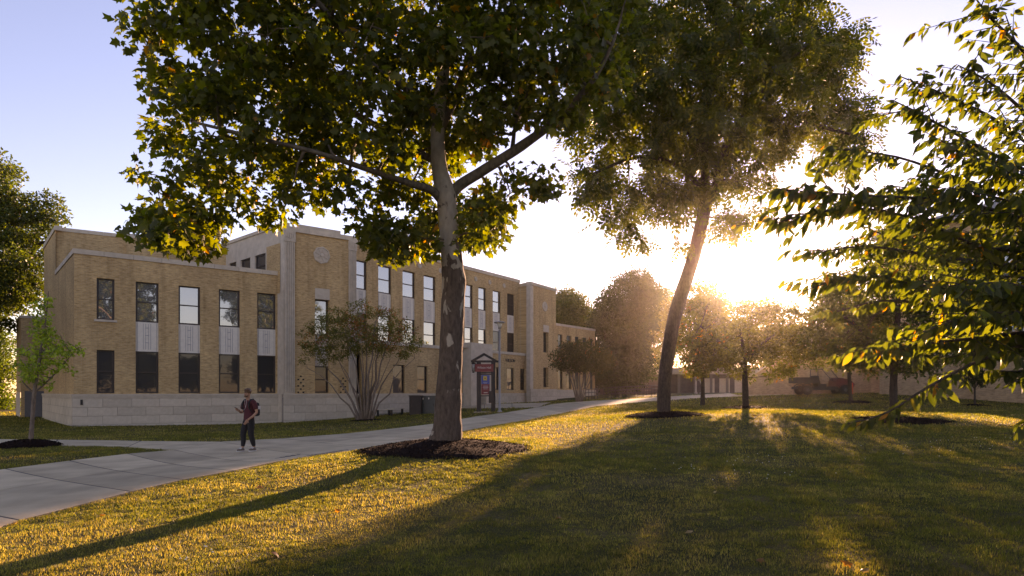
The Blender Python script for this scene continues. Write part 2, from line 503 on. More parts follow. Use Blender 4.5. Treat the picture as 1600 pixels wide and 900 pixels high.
paved('concrete_path', [((690, 638.2), (690, 634)), ((757, 637.7), (757, 632)), ((800, 637.4), (800, 630.5)), ((840, 637), (862, 629))], 'concrete apron before the building entrance')
WALKPTS = [(Vector((x, y, 0)), Vector((x + .3, y + 2.0, 0))) for x, y in ((18.2, 51.6), (21, 51.2), (24, 50.2), (27, 48.6), (29.5, 46.8), (31.5, 44.6))]
paved('concrete_path', None, 'pale walk along the foot of the low brick wall', lift=.05, world_pts=WALKPTS)

def in_paving(x, y):
    m = np.zeros(np.shape(x), bool)
    for q in QUADS: m |= inside(q, x, y)
    return m

gx = np.r_[-200, -140, -100, np.arange(-70, 70.01, 0.5), 100, 140, 200]
gy = np.r_[-60, -35, np.arange(-20, 66, 0.5), np.arange(66, 120, 2.0), 150, 200, 240]
GX, GY = np.meshgrid(gx, gy, indexing='ij')
GZ = ground_z(GX, GY)
GZ = np.where(in_paving(GX, GY), GZ - 0.07, GZ)
nx_, ny_ = GX.shape
idx = np.arange(nx_ * ny_).reshape(nx_, ny_)
fq = np.stack([idx[:-1, :-1], idx[1:, :-1], idx[1:, 1:], idx[:-1, 1:]], -1).reshape(-1, 4)
me = np_mesh("lawn", np.stack([GX, GY, GZ], -1).reshape(-1, 3), fq, smooth=True)
def lawn_mat():
    m, nt, out = newmat("lawn_soil_and_thatch")
    b = N(nt, "ShaderNodeBsdfPrincipled"); b.inputs["Roughness"].default_value = 0.95; b.inputs["Specular IOR Level"].default_value = 0.1
    tc = N(nt, "ShaderNodeTexCoord")
    n1 = N(nt, "ShaderNodeTexNoise"); n1.inputs["Scale"].default_value = .8; n1.inputs["Detail"].default_value = 8
    n2 = N(nt, "ShaderNodeTexNoise"); n2.inputs["Scale"].default_value = 14; n2.inputs["Detail"].default_value = 8; n2.inputs["Roughness"].default_value = .7
    nt.links.new(tc.outputs["Object"], n1.inputs["Vector"]); nt.links.new(tc.outputs["Object"], n2.inputs["Vector"])
    a = ramp(nt, n1.outputs[0], [(.36, (.050, .055, .016)), (.52, (.085, .072, .026)), (.66, (.15, .112, .055))])
    k = ramp(nt, n2.outputs[0], [(.3, (.5, .5, .45)), (.7, (1.3, 1.3, 1.2))])
    nt.links.new(mixc(nt, 1.0, a, k, 'MULTIPLY'), b.inputs["Base Color"])
    bp = N(nt, "ShaderNodeBump"); bp.inputs["Strength"].default_value = 1.0; bp.inputs["Distance"].default_value = .06
    nt.links.new(n2.outputs[0], bp.inputs["Height"]); nt.links.new(bp.outputs[0], b.inputs["Normal"])
    nt.links.new(b.outputs[0], out.inputs[0])
    return m
lawn = link("lawn", me, lawn_mat())
lawn["kind"] = "structure"

# ------------------------------------------------------------------ the long brick building
class Plane:
    def __init__(s, p0, p1):
        s.p = Vector((p0[0], p0[1])); d = Vector((p1[0] - p0[0], p1[1] - p0[1])); s.L = d.length; s.d = d.normalized(); s.n = Vector((s.d.y, -s.d.x))
    def off(s, k):
        q = s.p + s.n * k
        return Plane(q, q + s.d * s.L)
    def s_of(s, px):
        k = (px - 800) / F
        return (k * s.p.y - s.p.x) / (s.d.x - k * s.d.y)
    def z_of(s, px, py):
        Y = s.p.y + s.d.y * s.s_of(px)
        return EYE + (HZ - py) / F * Y
    def pt(s, t, z, o=0.0):
        q = s.p + s.d * t + s.n * o
        return Vector((q.x, q.y, z))
    def D(s): return Vector((s.d.x, s.d.y, 0))
    def Nn(s): return Vector((s.n.x, s.n.y, 0))

def wall_mesh(mb, pl, s0, s1, z0, z1, holes=(), o=0.0, reveal=0.22, mi=0, rmi=0):
    ss = sorted({s0, s1, *[h[0] for h in holes], *[h[1] for h in holes]})
    zz = sorted({z0, z1, *[h[2] for h in holes], *[h[3] for h in holes]})
    for a, b in zip(ss[:-1], ss[1:]):
        for c, d in zip(zz[:-1], zz[1:]):
            m, k = (a + b) / 2, (c + d) / 2
            if any(h[0] < m < h[1] and h[2] < k < h[3] for h in holes): continue
            mb.quad(pl.pt(a, c, o), pl.pt(b, c, o), pl.pt(b, d, o), pl.pt(a, d, o), ((a, c), (b, c), (b, d), (a, d)), mi)
    for a, b, c, d in holes:
        r = o - reveal
        for p, q in (((a, c), (a, d)), ((b, d), (b, c)), ((a, d), (b, d)), ((b, c), (a, c))):
            mb.quad(pl.pt(*p, o), pl.pt(*p, r), pl.pt(*q, r), pl.pt(*q, o), ((0, p[1]), (reveal, p[1]), (reveal, q[1] + .01), (0, q[1] + .01)), rmi)
def pbox(mb, pl, s0, s1, z0, z1, o0, o1, mi=0):
    c = pl.pt((s0 + s1) / 2, (z0 + z1) / 2, (o0 + o1) / 2)
    mb.obox(c, pl.D() * ((s1 - s0) / 2), -pl.Nn() * ((o1 - o0) / 2), Vector((0, 0, (z1 - z0) / 2)), mi)
def coping(pl, s0, s1, z0, z1, o0, o1, parent, step=1.5, name='coping_stone', mat='block'):
    n = max(1, round((s1 - s0) / step)); w = (s1 - s0) / n
    mb = MB(); me_ = None
    for k in range(n):
        if me_ is None:
            mb.obox((0, 0, 0), pl.D() * (w / 2 - .006), -pl.Nn() * ((o1 - o0) / 2), Vector((0, 0, (z1 - z0) / 2)))
            me_ = mb.mesh(name)
        link(name, me_, M[mat], parent, Matrix.Translation(pl.pt(s0 + (k + .5) * w, (z0 + z1) / 2, (o0 + o1) / 2)))

B0 = (-24.63, 36.0)
bld = thing('academic_building', 'long tan brick academic building with pale stone trim and tall brown windows', 'building', (B0[0], B0[1], -.4))

def window(pl, s0, s1, z0, z1, o=-.12, style='sky', rail=.5, parent=None):
    parent = parent or bld
    fw, dp = .075, .07
    mb = MB()
    pbox(mb, pl, s0, s0 + fw, z0, z1, o - dp, o); pbox(mb, pl, s1 - fw, s1, z0, z1, o - dp, o)
    pbox(mb, pl, s0 + fw, s1 - fw, z1 - fw, z1, o - dp, o - .002); pbox(mb, pl, s0 + fw, s1 - fw, z0, z0 + fw * 1.2, o - dp, o - .002)
    zr = z0 + (z1 - z0) * rail
    pbox(mb, pl, s0 + fw, s1 - fw, zr - .035, zr + .035, o - dp, o - .004)
    # inner sash line
    for za, zb in ((z0 + fw * 1.2, zr - .035), (zr + .035, z1 - fw)):
        pbox(mb, pl, s0 + fw, s0 + fw + .035, za, zb, o - dp, o - .03); pbox(mb, pl, s1 - fw - .035, s1 - fw, za, zb, o - dp, o - .03)
    w = mb.build('window', M['frame'], parent)
    for i, (za, zb) in enumerate(((z0 + fw * 1.2, zr - .035), (zr + .035, z1 - fw))):
        g = MB(); pbox(g, pl, s0 + fw + .035, s1 - fw - .035, za, zb, o - .065, o - .05 - .004 * i)
        g.build('pane', M['pane_dark'] if style == 'dark' else M['pane_sky'], w)
    return w
def spandrel(pl, s0, s1, z0, z1, o=-.10):
    mb = MB(); pbox(mb, pl, s0, s1, z0, z1, o - .06, o)
    p = mb.build('spandrel_panel', M['spandrel'], bld)
    g = MB(); w = s1 - s0; m = (s0 + s1) / 2
    for k in (-.16, -.06, .06, .16):
        pbox(g, pl, m + k * w * 1.0 - .012, m + k * w + .012, z0 + .12, z1 - .1, o - .004, o + .012)
    for k in (-.42, .42): pbox(g, pl, m + k * w - .01, m + k * w + .01, z0 + .02, z1 - .02, o - .004, o + .014)
    for zc in (.3, .55, .8):
        zz = z0 + (z1 - z0) * zc; pbox(g, pl, m - .10, m + .10, zz - .02, zz + .02, o - .004, o + .01)
    g.build('rib', M['groove'], p)
def plinth(pl, s0, s1, ztop, zbot, parent, o=.10, course=.50, blen=1.45, cap=.26):
    """stone base: backing, moulded cap course and separate blocks"""
    r = MB(); pbox(r, pl, s0, s1, zbot, ztop - .02, o - .35, o - .03)
    base = r.build('stone_base', M['mortar'], parent)
    m = MB(); pbox(m, pl, s0, s1, ztop - cap * .38, ztop, o - .3, o + .05); pbox(m, pl, s0, s1, ztop - cap * .70, ztop - cap * .40, o - .3, o + .03); pbox(m, pl, s0, s1, ztop - cap, ztop - cap * .72, o - .3, o + .012)
    m.build('base_moulding', M['stone'], base)
    z = ztop - cap; row = 0
    meshes = {}
    while z > zbot:
        za = z - course
        x = s0 - (blen / 2 if row % 2 else 0)
        while x < s1:
            a, b = max(x, s0), min(x + blen, s1)
            if b - a > .08:
                key = round(b - a, 3)
                if key not in meshes:
                    q = MB(); q.obox((0, 0, 0), pl.D() * ((b - a) / 2 - .008), -pl.Nn() * .1, Vector((0, 0, course / 2 - .008))); meshes[key] = q.mesh('stone_block')
                link('stone_block', meshes[key], M['block'], base, Matrix.Translation(pl.pt((a + b) / 2, (z + za) / 2, o - .1 + random.uniform(-.004, .004))))
            x += blen
        z = za; row += 1
    return base
def body(name, pts, z0, z1, parent, mat='inner', top='roof'):
    mb = MB(); n = len(pts)
    for i in range(n):
        a, b = pts[i], pts[(i + 1) % n]
        mb.quad((a[0], a[1], z0), (b[0], b[1], z0), (b[0], b[1], z1), (a[0], a[1], z1), ((0, z0), (1, z0), (1, z1), (0, z1)), 0)
    mb.poly([(p[0], p[1], z1) for p in pts], 1)
    return mb.build(name, [M[mat], M[top]], parent)

TOP = EYE + 11.1
# --- wing nearest the sapling: front A, its left return, attic above
PA = Plane(B0, (-15.4, 43.1))
back = Vector((-.655, .755))
zA = EYE + 8.06
corner = Vector(B0)
attic0 = corner + back * 8.9
PS = Plane(corner + back * 16.5, corner)             # left return of the wing (runs from far back to the front corner)
wx = [(151, 179), (212, 248), (279, 313), (342, 375), (402, 431)]
holesA = []; specs = []
zu0, zu1, zl0, zl1 = EYE + 4.15, EYE + 6.52, EYE - .09, EYE + 2.40
for i, (a, b) in enumerate(wx):
    s0, s1 = PA.s_of(a), PA.s_of(b)
    if i == 0:
        holesA += [(s0, s1, zu0, zu1), (s0, s1, zl0, zl1)]
    else:
        holesA += [(s0, s1, zl0, zu1)]
    specs.append((i, s0, s1))
zpA = EYE - .14
mb = MB(); wall_mesh(mb, PA, 0, PA.L + .3, zpA, zA - .28, holesA, reveal=.34); mb.build('brick_wall', M['brick'], bld)
for i, s0, s1 in specs:
    window(PA, s0, s1, zu0, zu1, style='sky')
    window(PA, s0, s1, zl0, zl1, style='dark')
    if i: spandrel(PA, s0, s1, zl1, zu0)
    if i == 0:
        mb = MB(); pbox(mb, PA, s0 - .12, s1 + .12, zu0 - .13, zu0, -.1, .09); mb.build('window_sill', M['stone'], bld)
plinth(PA, -.10, PA.L + .2, zpA, -.9, bld)
coping(PA, -.06, PA.L + .1, zA - .28, zA, -.35, .06, bld)
mb = MB(); wall_mesh(mb, PS, 0, PS.L - 8.9, zpA, TOP - .3); wall_mesh(mb, PS, PS.L - 8.9, PS.L, zpA, zA - .28); mb.build('brick_wall', M['brick'], bld)
plinth(PS, PS.L - 16.5, PS.L + .05, zpA, -.9, bld)
coping(PS, PS.L - 8.9, PS.L - .0, zA - .28, zA - .004, -.35, .055, bld)
coping(PS, 0, PS.L - 8.9, TOP - .3, TOP, -.35, .06, bld)
mb = MB(); pbox(mb, PA, .28, .40, .85, 1.15, -.02 + .1, .14); mb.build('hose_tap_plate', M['black_metal'], bld)
# attic, set back behind the wing roof
tw0 = (-15.05, 42.3)
sideB_far = (-21.5, 48.1)
PAT = Plane(attic0, sideB_far)
mb = MB(); wall_mesh(mb, PAT, 0, PAT.s_of(197), zA - 1.2, TOP - .3, o=-.25); 
s197 = PAT.s_of(197)
mb.quad(PAT.pt(s197, zA - 1.2, -.25), PAT.pt(s197, zA - 1.2, 0), PAT.pt(s197, TOP - .3, 0), PAT.pt(s197, TOP - .3, -.25), ((0, 0), (.25, 0), (.25, 4), (0, 4)))
wall_mesh(mb, PAT, s197, PAT.L, zA - 1.2, TOP - .3); mb.build('brick_wall', M['brick'], bld)
coping(PAT, 0.0, s197, TOP - .3, TOP - .05, -.6, -.2, bld); coping(PAT, s197, PAT.L, TOP - .3, TOP - .02, -.4, .06, bld)
# --- stair tower: left return, fluted corner piers, front
tb_ang = math.radians(38)
PT = Plane(tw0, (tw0[0] + math.cos(tb_ang) * 5.0, tw0[1] + math.sin(tb_ang) * 5.0))
sT1 = PT.s_of(556)
PT.L = sT1
zT = EYE + 10.95
PTS = Plane(sideB_far, tw0)                           # left return of the tower above the wing roof
hs = []
for a, b in ((358, 369), (376, 391), (398, 415)):
    hs.append((PTS.s_of(a), PTS.s_of(b), zA - .05, EYE + 9.55))
mb = MB(); wall_mesh(mb, PTS, 0, PTS.L, zA - 1.5, TOP - .1, hs, reveal=.25, mi=1, rmi=1); mb.build('side_wall', [M['brick'], M['stone']], bld)
sb = PTS.s_of(417)
mb = MB(); wall_mesh(mb, PTS, sb, PTS.L - .5, zA - 1.5, EYE + 9.9, o=.03); mb.build('brick_wall', M['brick'], bld)
for h in hs: window(PTS, *h, style='dark', o=-.1)
coping(PTS, 0, PTS.L, TOP - .1, TOP + .12, -.4, .08, bld)
mb = MB(); wall_mesh(mb, PTS, PTS.L - 1.4, PTS.L - .02, -.8, zA - 1.45, o=.02); mb.build('side_wall', M['stone'], bld)
w0, w1 = PT.s_of(492), PT.s_of(515)
zz = lambda py, px=503: PT.z_of(px, py)
hT = [(w0, w1, zz(614), zz(451))]
pl_l1, pl_r0 = PT.s_of(460), PT.s_of(544.5)
mb = MB(); wall_mesh(mb, PT, pl_l1 - .1, pl_r0 + .1, zpA - .02, zT - .3, hT, reveal=.45); mb.build('brick_wall', M['brick'], bld)
mb = MB(); pbox(mb, PT, w0, w1, zz(468), zz(451), -.4, .03); mb.build('carved_lintel', M['stone'], bld)
window(PT, w0, w1, zz(524), zz(468), o=-.3, style='sky', rail=.45)
mb = MB(); pbox(mb, PT, w0, w1, zz(572), zz(524), -.4, -.26); mb.build('spandrel_panel', M['stone'], bld)
window(PT, w0, w1, zz(614), zz(572), o=-.3, style='dark')
for (a, b) in ((0.0, pl_l1), (pl_r0, sT1)):           # fluted piers
    mb = MB(); pbox(mb, PT, a, b, -.9, zT - 1.0, -.5, .10)
    n = 5; w = (b - a) / n
    for k in range(n): pbox(mb, PT, a + (k + .22) * w, a + (k + .78) * w, zpA + .1, zT - 1.02, .10, .155)
    pr = mb.build('fluted_pier', M['stone'], bld)
    mb = MB(); pbox(mb, PT, a - .03, b + .03, zT - 1.0, zT - .30, -.5, .17)
    m = (a + b) / 2
    for k in range(-2, 3): pbox(mb, PT, m + k * .13 - .04, m + k * .13 + .04, zT - .82 + abs(k) * .05, zT - .38 - abs(k) * .05, .17, .20)
    mb.build('capital', M['stone'], pr)
coping(PT, -.02, sT1 + .02, zT - .3, zT + .02, -.45, .12, bld)
mb = MB(); pbox(mb, PT, pl_l1 + .3, pl_r0 - .6, zT + .02, zT + .26, -.45, .05); mb.build('parapet_block', M['stone'], bld)
# octagonal medallion
def medallion(pl, px, py, r, o=.0, sides=8, detail=True):
    s, z = pl.s_of(px), pl.z_of(px, py)
    c = pl.pt(s, z, o)
    mb = MB(); mb.lathe(c, [(r, 0), (r, .07), (r * .88, .09), (r * .84, .05), (r * .25, .055), (r * .22, .11), (r * .05, .13)], sides if detail else 12, ax=pl.Nn(), sm=False)
    if detail:
        for k in range(8):
            w = k * math.pi / 4 + .39
            d = pl.D() * math.cos(w) + Vector((0, 0, math.sin(w)))
            e = -pl.D() * math.sin(w) + Vector((0, 0, math.cos(w)))
            mb.obox(c + d * r * .55 + pl.Nn() * .06, d * r * .22, e * r * .10, pl.Nn() * .035)
    mb.build('medallion', M['stone'], bld)
medallion(PT, 502.5, 399, .60)
for px, y0, y1 in ((470, 587, 616), (536, 590, 616)):  # little diamond-set vent bricks
    s = PT.s_of(px); mb = MB()
    for i in range(6):
        z = PT.z_of(px, y1 - 3 - i * (y1 - y0 - 4) / 5)
        for k in ((0,) if i % 2 else (-.17, .17)): pbox(mb, PT, s + k - .06, s + k + .06, z - .05, z + .05, -.01, .015)
    mb.build('vent_brick', M['inner'], bld)
plinth(PT, -.12, sT1 + .1, zpA, -.9, bld, o=.2)
# --- main range C with its one-storey projection
PC = Plane((-10.99, 45.8), (0.75, 62.9))
PC = Plane(PC.pt(-.25, 0).xy, PC.pt(PC.L, 0).xy)
wc = [(557, 573.5), (591, 612), (629, 649), (662, 681), (695, 713), (726, 739), (747.5, 760), (770, 782.5), (792.5, 804)]
zc = [EYE + v for v in (3.55, 5.68, 7.36, 9.42)]
hC = []; sc_ = []
for a, b in wc:
    s0 = PC.s_of(a); s1 = PC.s_of(b); sc_.append((s0, s1)); hC.append((s0, s1, zc[0], zc[3]))
mb = MB(); wall_mesh(mb, PC, 0, PC.L, 3.9 + .4, TOP - .42, hC, reveal=.36); mb.build('brick_wall', M['brick'], bld)
for i, (s0, s1) in enumerate(sc_):
    window(PC, s0, s1, zc[2], zc[3], style='dark' if i == 8 else 'sky'); spandrel(PC, s0, s1, zc[1], zc[2]); window(PC, s0, s1, zc[0], zc[1], style='dark' if i in (0, 7, 8) else 'sky')
coping(PC, 0, PC.L, TOP - .42, TOP - .12, -.4, .08, bld)
for i in range(8):
    m = (sc_[i][1] + sc_[i + 1][0]) / 2
    mb = MB(); mb.lathe(PC.pt(m, EYE + 10.05, 0), [(.22, 0), (.22, .05), (.16, .07), (.13, .03), (.05, .06)], 10, ax=PC.Nn(), sm=False); mb.build('medallion', M['stone'], bld)
PL = PC.off(.8)                                        # one-storey projection
sl0 = PL.s_of(604); sl1 = PL.s_of(829)
zL = EYE + 3.72
wl = [(576, 593), (614, 632.5), (652, 668), (771, 780), (792, 803), (813, 823.5)]
hL = []
zp0, zp1 = EYE - .10, EYE + 2.02
zpL = EYE - .14
for a, b in wl[1:]: hL.append((PL.s_of(a), PL.s_of(b), zp0 + (0.25 if a > 700 else 0), zp1 + (.22 if a > 700 else 0)))
sl0 = .3
mb = MB(); wall_mesh(mb, PL, sl0, PL.L + .3, zpL, zL - .25, hL, reveal=.3); mb.build('brick_wall', M['brick'], bld)
for h in hL: window(PL, *h, style='dark')
coping(PL, sl0, PL.L + .2, zL - .25, zL, -.95, .08, bld)
plinth(PL, sl0, PL.L + .2, zpL, -.9, bld)
mb = MB(); wall_mesh(mb, Plane(PC.pt(sl0, 0).xy, PL.pt(sl0, 0).xy), 0, .8, -.6, zL - .25); mb.build('brick_wall', M['brick'], bld)
# entrance portal
p0, p1 = PL.s_of(723), PL.s_of(757)
zP = EYE + 4.15
mb = MB(); pbox(mb, PL, p0, p0 + .9, -.5, zP, -.3, .9); pbox(mb, PL, p1 - .9, p1, -.5, zP, -.3, .9); pbox(mb, PL, p0 + .9, p1 - .9, EYE + 2.1, zP, -.3, .9)
pbox(mb, PL, p0 - .25, p1 + .25, zP - .45, zP - .2, -.3, .6)
por = mb.build('entrance_portal', M['stone'], bld)
mb = MB(); pbox(mb, PL, p0 + .9, p1 - .9, .2, EYE + 2.1, .25, .3); dr = mb.build('door', M['frame'], bld)
mb = MB(); 
for k in (0, 1):
    a = p0 + 1.0 + k * (p1 - p0 - 2.0) / 2; b = a + (p1 - p0 - 2.0) / 2 - .1
    pbox(mb, PL, a, b, .9, EYE + 1.1, .30, .32); pbox(mb, PL, a, b, EYE + 1.25, EYE + 1.95, .30, .32)
mb.build('pane', M['pane_sky'], dr)
# raised wall letters
def text_mesh(txt, size, depth, m4, name, mat, parent, align='CENTER'):
    cu = bpy.data.curves.new(name, 'FONT'); cu.body = txt; cu.size = size; cu.extrude = depth; cu.align_x = align; cu.align_y = 'CENTER'
    o = bpy.data.objects.new(name, cu); col.objects.link(o)
    bpy.context.view_layer.update()
    me_ = bpy.data.meshes.new_from_object(o.evaluated_get(bpy.context.evaluated_depsgraph_get()))
    bpy.data.objects.remove(o)
    return link(name, me_, mat, parent, m4)
def plane_matrix(p, dx, n):
    dx = Vector(dx).normalized(); n = Vector(n).normalized(); up = n.cross(dx)
    return Matrix(((dx.x, up.x, n.x, p.x), (dx.y, up.y, n.y, p.y), (dx.z, up.z, n.z, p.z), (0, 0, 0, 1)))
tp = PL.pt(PL.s_of(797), PL.z_of(797, 563.5), .03)
text_mesh("WILSON", .42, .02, plane_matrix(tp, PL.D(), PL.Nn()), 'wall_letters', M['frame'], bld)
# --- far tower D and low wing E
PD = Plane((1.86, 62.0), (4.5, 66.2))
zD = EYE + 10.58
sD0, sD1 = PD.s_of(828), PD.s_of(868.5)
q0 = PD.pt(sD0, 0); 
PDS = Plane((.60, 63.4), (q0.x, q0.y))
mb = MB(); wall_mesh(mb, PDS, 0, PDS.L, -.5, zD - .2); mb.build('side_wall', M['stone'], bld)
w0, w1 = PD.s_of(849), PD.s_of(857)
hD = [(w0, w1, PD.z_of(853, 605), PD.z_of(853, 574)), (w0, w1, PD.z_of(853, 551), PD.z_of(853, 519))]
mb = MB(); wall_mesh(mb, PD, sD0 + .45, sD1, PD.z_of(850, 608), zD - .25, hD, reveal=.4); mb.build('brick_wall', M['brick'], bld)
for h in hD: window(PD, *h, o=-.3, style='dark')
mb = MB(); pbox(mb, PD, w0 - .05, w1 + .05, hD[1][3], hD[1][3] + .7, -.2, .04); mb.build('carved_lintel', M['stone'], bld)
mb = MB(); pbox(mb, PD, sD0, sD0 + .55, -.5, zD - .3, -.4, .06); mb.build('corner_pier', M['stone'], bld)
coping(PD, sD0 - .05, sD1, zD - .25, zD + .05, -.4, .1, bld)
coping(PDS, 0, PDS.L, zD - .2, zD + .05, -.3, .05, bld)
plinth(PD, sD0, sD1 + .05, PD.z_of(850, 608), -.3, bld)
medallion(PD, 851, 479, .5, detail=False)
PE = Plane((4.55, 68.4), (9.75, 75.2))
zE = EYE + 7.35
hE = []
for a, b in ((872, 879), (885.5, 893), (898.5, 905), (910.5, 917), (922, 927)):
    s0, s1 = PE.s_of(a), PE.s_of(b); hE += [(s0, s1, EYE + 4.2, EYE + 6.2), (s0, s1, EYE + .3, EYE + 2.5)]
mb = MB(); wall_mesh(mb, PE, -.5, PE.L, .3, zE - .25, hE, reveal=.3); mb.build('brick_wall', M['brick'], bld)
for h in hE: window(PE, *h, style='dark')
coping(PE, -.5, PE.L, zE - .25, zE, -.4, .08, bld)
plinth(PE, -.5, PE.L, EYE + .2, .2, bld)
# --- dark bodies and roofs behind the facades
def inset(pl, s, o): 
    q = pl.pt(s, 0, o); return (q.x, q.y)
cb = corner + back * 16.3
body('roof_body', [inset(PA, .35, -.42), inset(PA, PA.L, -.42), (-19.5, 49.3), (attic0.x + .4, attic0.y + .4)], -.9, zA - .3, bld)
bk = Vector((-.62, .78)) * 14
body('roof_body', [inset(PAT, .3, -.7), inset(PAT, PAT.L, -.7), (sideB_far[0] + bk.x, sideB_far[1] + bk.y), (cb.x, cb.y)], -.9, TOP - .35, bld)
body('roof_body', [inset(PT, .3, -.55), inset(PT, sT1 - .1, -.55), inset(PT, sT1 - .1, -9), (sideB_far[0] + .5, sideB_far[1] + .3)], -.9, zT - .3, bld)
body('roof_body', [inset(PC, -.2, -.45), inset(PC, PC.L - .1, -.45), inset(PC, PC.L - .1, -14), inset(PC, -.2, -14)], -.9, TOP - .5, bld)
body('roof_body', [inset(PL, sl0 + .1, -.4), inset(PL, PL.L, -.4), inset(PL, PL.L, -.9), inset(PL, sl0 + .1, -.9)], -.9, zL - .3, bld)
body('roof_body', [inset(PD, sD0 + .2, -.5), inset(PD, sD1 - .05, -.5), inset(PD, sD1 - .05, -9), inset(PD, sD0 + .2, -9)], -.5, zD - .3, bld, mat='brick')
body('roof_body', [inset(PE, -.5, -.42), inset(PE, PE.L - .01, -.42), inset(PE, PE.L - .01, -12), inset(PE, -.5, -12)], .2, zE - .3, bld, mat='brick')
# annex behind the wing, with grey double door
PX = Plane((-37.9, 49.0), (-33.2, 46.0)); PX2 = Plane((-43.2, 54.0), (-37.9, 49.0))
PX = Plane((-38.6, 50.3), (-34.5, 52.5)); PX2 = Plane((-41.5, 53.6), (-38.6, 50.3))
zX = EYE + 6.0
mb = MB(); wall_mesh(mb, PX, 0, PX.L + 1.5, -.6, zX - .2); wall_mesh(mb, PX2, 0, PX2.L, EYE - .05, zX - .2); mb.build('brick_wall', M['brick'], bld)
mb = MB(); wall_mesh(mb, PX2, 0, PX2.L, -.7, EYE - .05, o=.04); mb.build('stone_base', M['stone'], bld)
mb = MB(); pbox(mb, PX, .25, PX.L - .2, -.6, EYE + .05, -.02, .05); mb.build('door', simple("grey_door", (.10, .10, .105), .6, .1), bld)
coping(PX, -.05, PX.L + 1.5, zX - .2, zX, -.4, .06, bld); coping(PX2, 0, PX2.L, zX - .2, zX - .003, -.4, .06, bld)
body('roof_body', [inset(PX2, 0.1, -.3), inset(PX, .05, -.3), inset(PX, PX.L + 1.4, -.3), inset(PX, PX.L, -6)], -.6, zX - .25, bld, mat='brick')
vp = PX.pt(1.9, zX - .2, -1.0)
mb = MB(); mb.lathe(vp, [(.42, 0), (.42, .7), (.6, .72), (.6, .95), (.3, 1.05)], 14); mb.build('roof_vent', M['black_metal'], bld)
# roof aerials
for px in (332, 338):
    q = PAT.pt(PAT.s_of(px), TOP - .3, -3)
    mb = MB(); mb.tube([q, q + Vector((0, 0, 2.0))], [.02, .012], 5); mb.build('aerial', M['galv'], bld)
# ------------------------------------------------------------------ vegetation helpers
def tri_fan(outline, fold=0.12, droop=0.1):
    """leaf template: outline (x across, y along), fan about the midrib point"""
    o = np.array(outline, float)
    z = -fold * np.abs(o[:, 0]) * 1.0 - droop * (o[:, 1]) ** 2
    v = np.r_[[[0, .42, 0.0]], np.c_[o, z]]
    n = len(o)
    f = np.array([[0, 1 + i, 1 + (i + 1) % n] for i in range(n)])
    return v, f
_half = [(.0, .0), (.16, .06), (.46, .16), (.30, .36), (.52, .60), (.24, .62)]
T_PLANE = tri_fan([(0, 0)] + _half[1:] + [(0, 1.0)] + [(-x, y) for x, y in reversed(_half[1:])], .35, .15)
T_CHERRY = tri_fan([(0, 0), (.13, .14), (.21, .40), (.17, .66), (0, 1.0), (-.17, .66), (-.21, .40), (-.13, .14)], .55, .28)
T_SMALL = (np.array([[0, 0, 0], [.30, .5, -.08], [0, 1, -.1], [-.30, .5, -.08]], float), np.array([[0, 1, 2], [0, 2, 3]]))
def _compound():
    v = []; f = []
    for k, (y, sgn) in enumerate([(.12, 1), (.12, -1), (.34, 1), (.34, -1), (.56, 1), (.56, -1), (.76, 0)]):
        a = Vector((.0, y, -.1 * y * y)); d = Vector((sgn * .8, .6 if sgn else 1, -.25)).normalized(); w = Vector((-d.y, d.x, 0)).normalized() * .085
        L = .34
        n = len(v); v += [tuple(a), tuple(a + d * L * .5 + w), tuple(a + d * L), tuple(a + d * L * .5 - w)]
        f += [(n, n + 1, n + 2), (n, n + 2, n + 3)]
    return np.array(v, float), np.array(f)
T_COMP = _compound()
def _spray(nl=5, seed=3):
    """small twig-end of a few leaves, for trees farther off"""
    r = np.random.default_rng(seed); v = []; f = []
    for k in range(nl):
        a = Vector((r.uniform(-.25, .25), r.uniform(0, .6), r.uniform(-.2, .2))); d = Vector((r.uniform(-1, 1), r.uniform(-.3, 1), r.uniform(-.6, .5))).normalized()
        w = d.cross(Vector((r.uniform(-1, 1), r.uniform(-1, 1), r.uniform(-1, 1)))).normalized() * .16
        n = len(v); v += [tuple(a), tuple(a + d * .28 + w), tuple(a + d * .6), tuple(a + d * .28 - w)]
        f += [(n, n + 1, n + 2), (n, n + 2, n + 3)]
    return np.array(v, float), np.array(f)
T_SPRAY = _spray()

def unit(a): return a / (np.linalg.norm(a, axis=-1, keepdims=True) + 1e-9)
def leaf_frames(pos, axis, nrm):
    t = unit(axis); n = unit(nrm - (nrm * t).sum(-1, keepdims=True) * t); b = np.cross(t, n)
    return b, t, n
def leaves_mesh(name, tmpl, pos, axis, nrm, size, color):
    V, Fc = tmpl
    b, t, n = leaf_frames(pos, axis, nrm)
    S = size[:, None, None]
    v = pos[:, None, :] + S * (V[None, :, 0:1] * b[:, None, :] + V[None, :, 1:2] * t[:, None, :] + V[None, :, 2:3] * n[:, None, :])
    nl, nv = len(pos), len(V)
    f = (np.arange(nl)[:, None, None] * nv + Fc[None]).reshape(-1, 3)
    return np_mesh(name, v.reshape(-1, 3), f, np.repeat(color, nv, 0))
def px_of(p):
    return 800 + F * p[..., 0] / p[..., 1], HZ - F * (p[..., 2] - EYE) / p[..., 1]

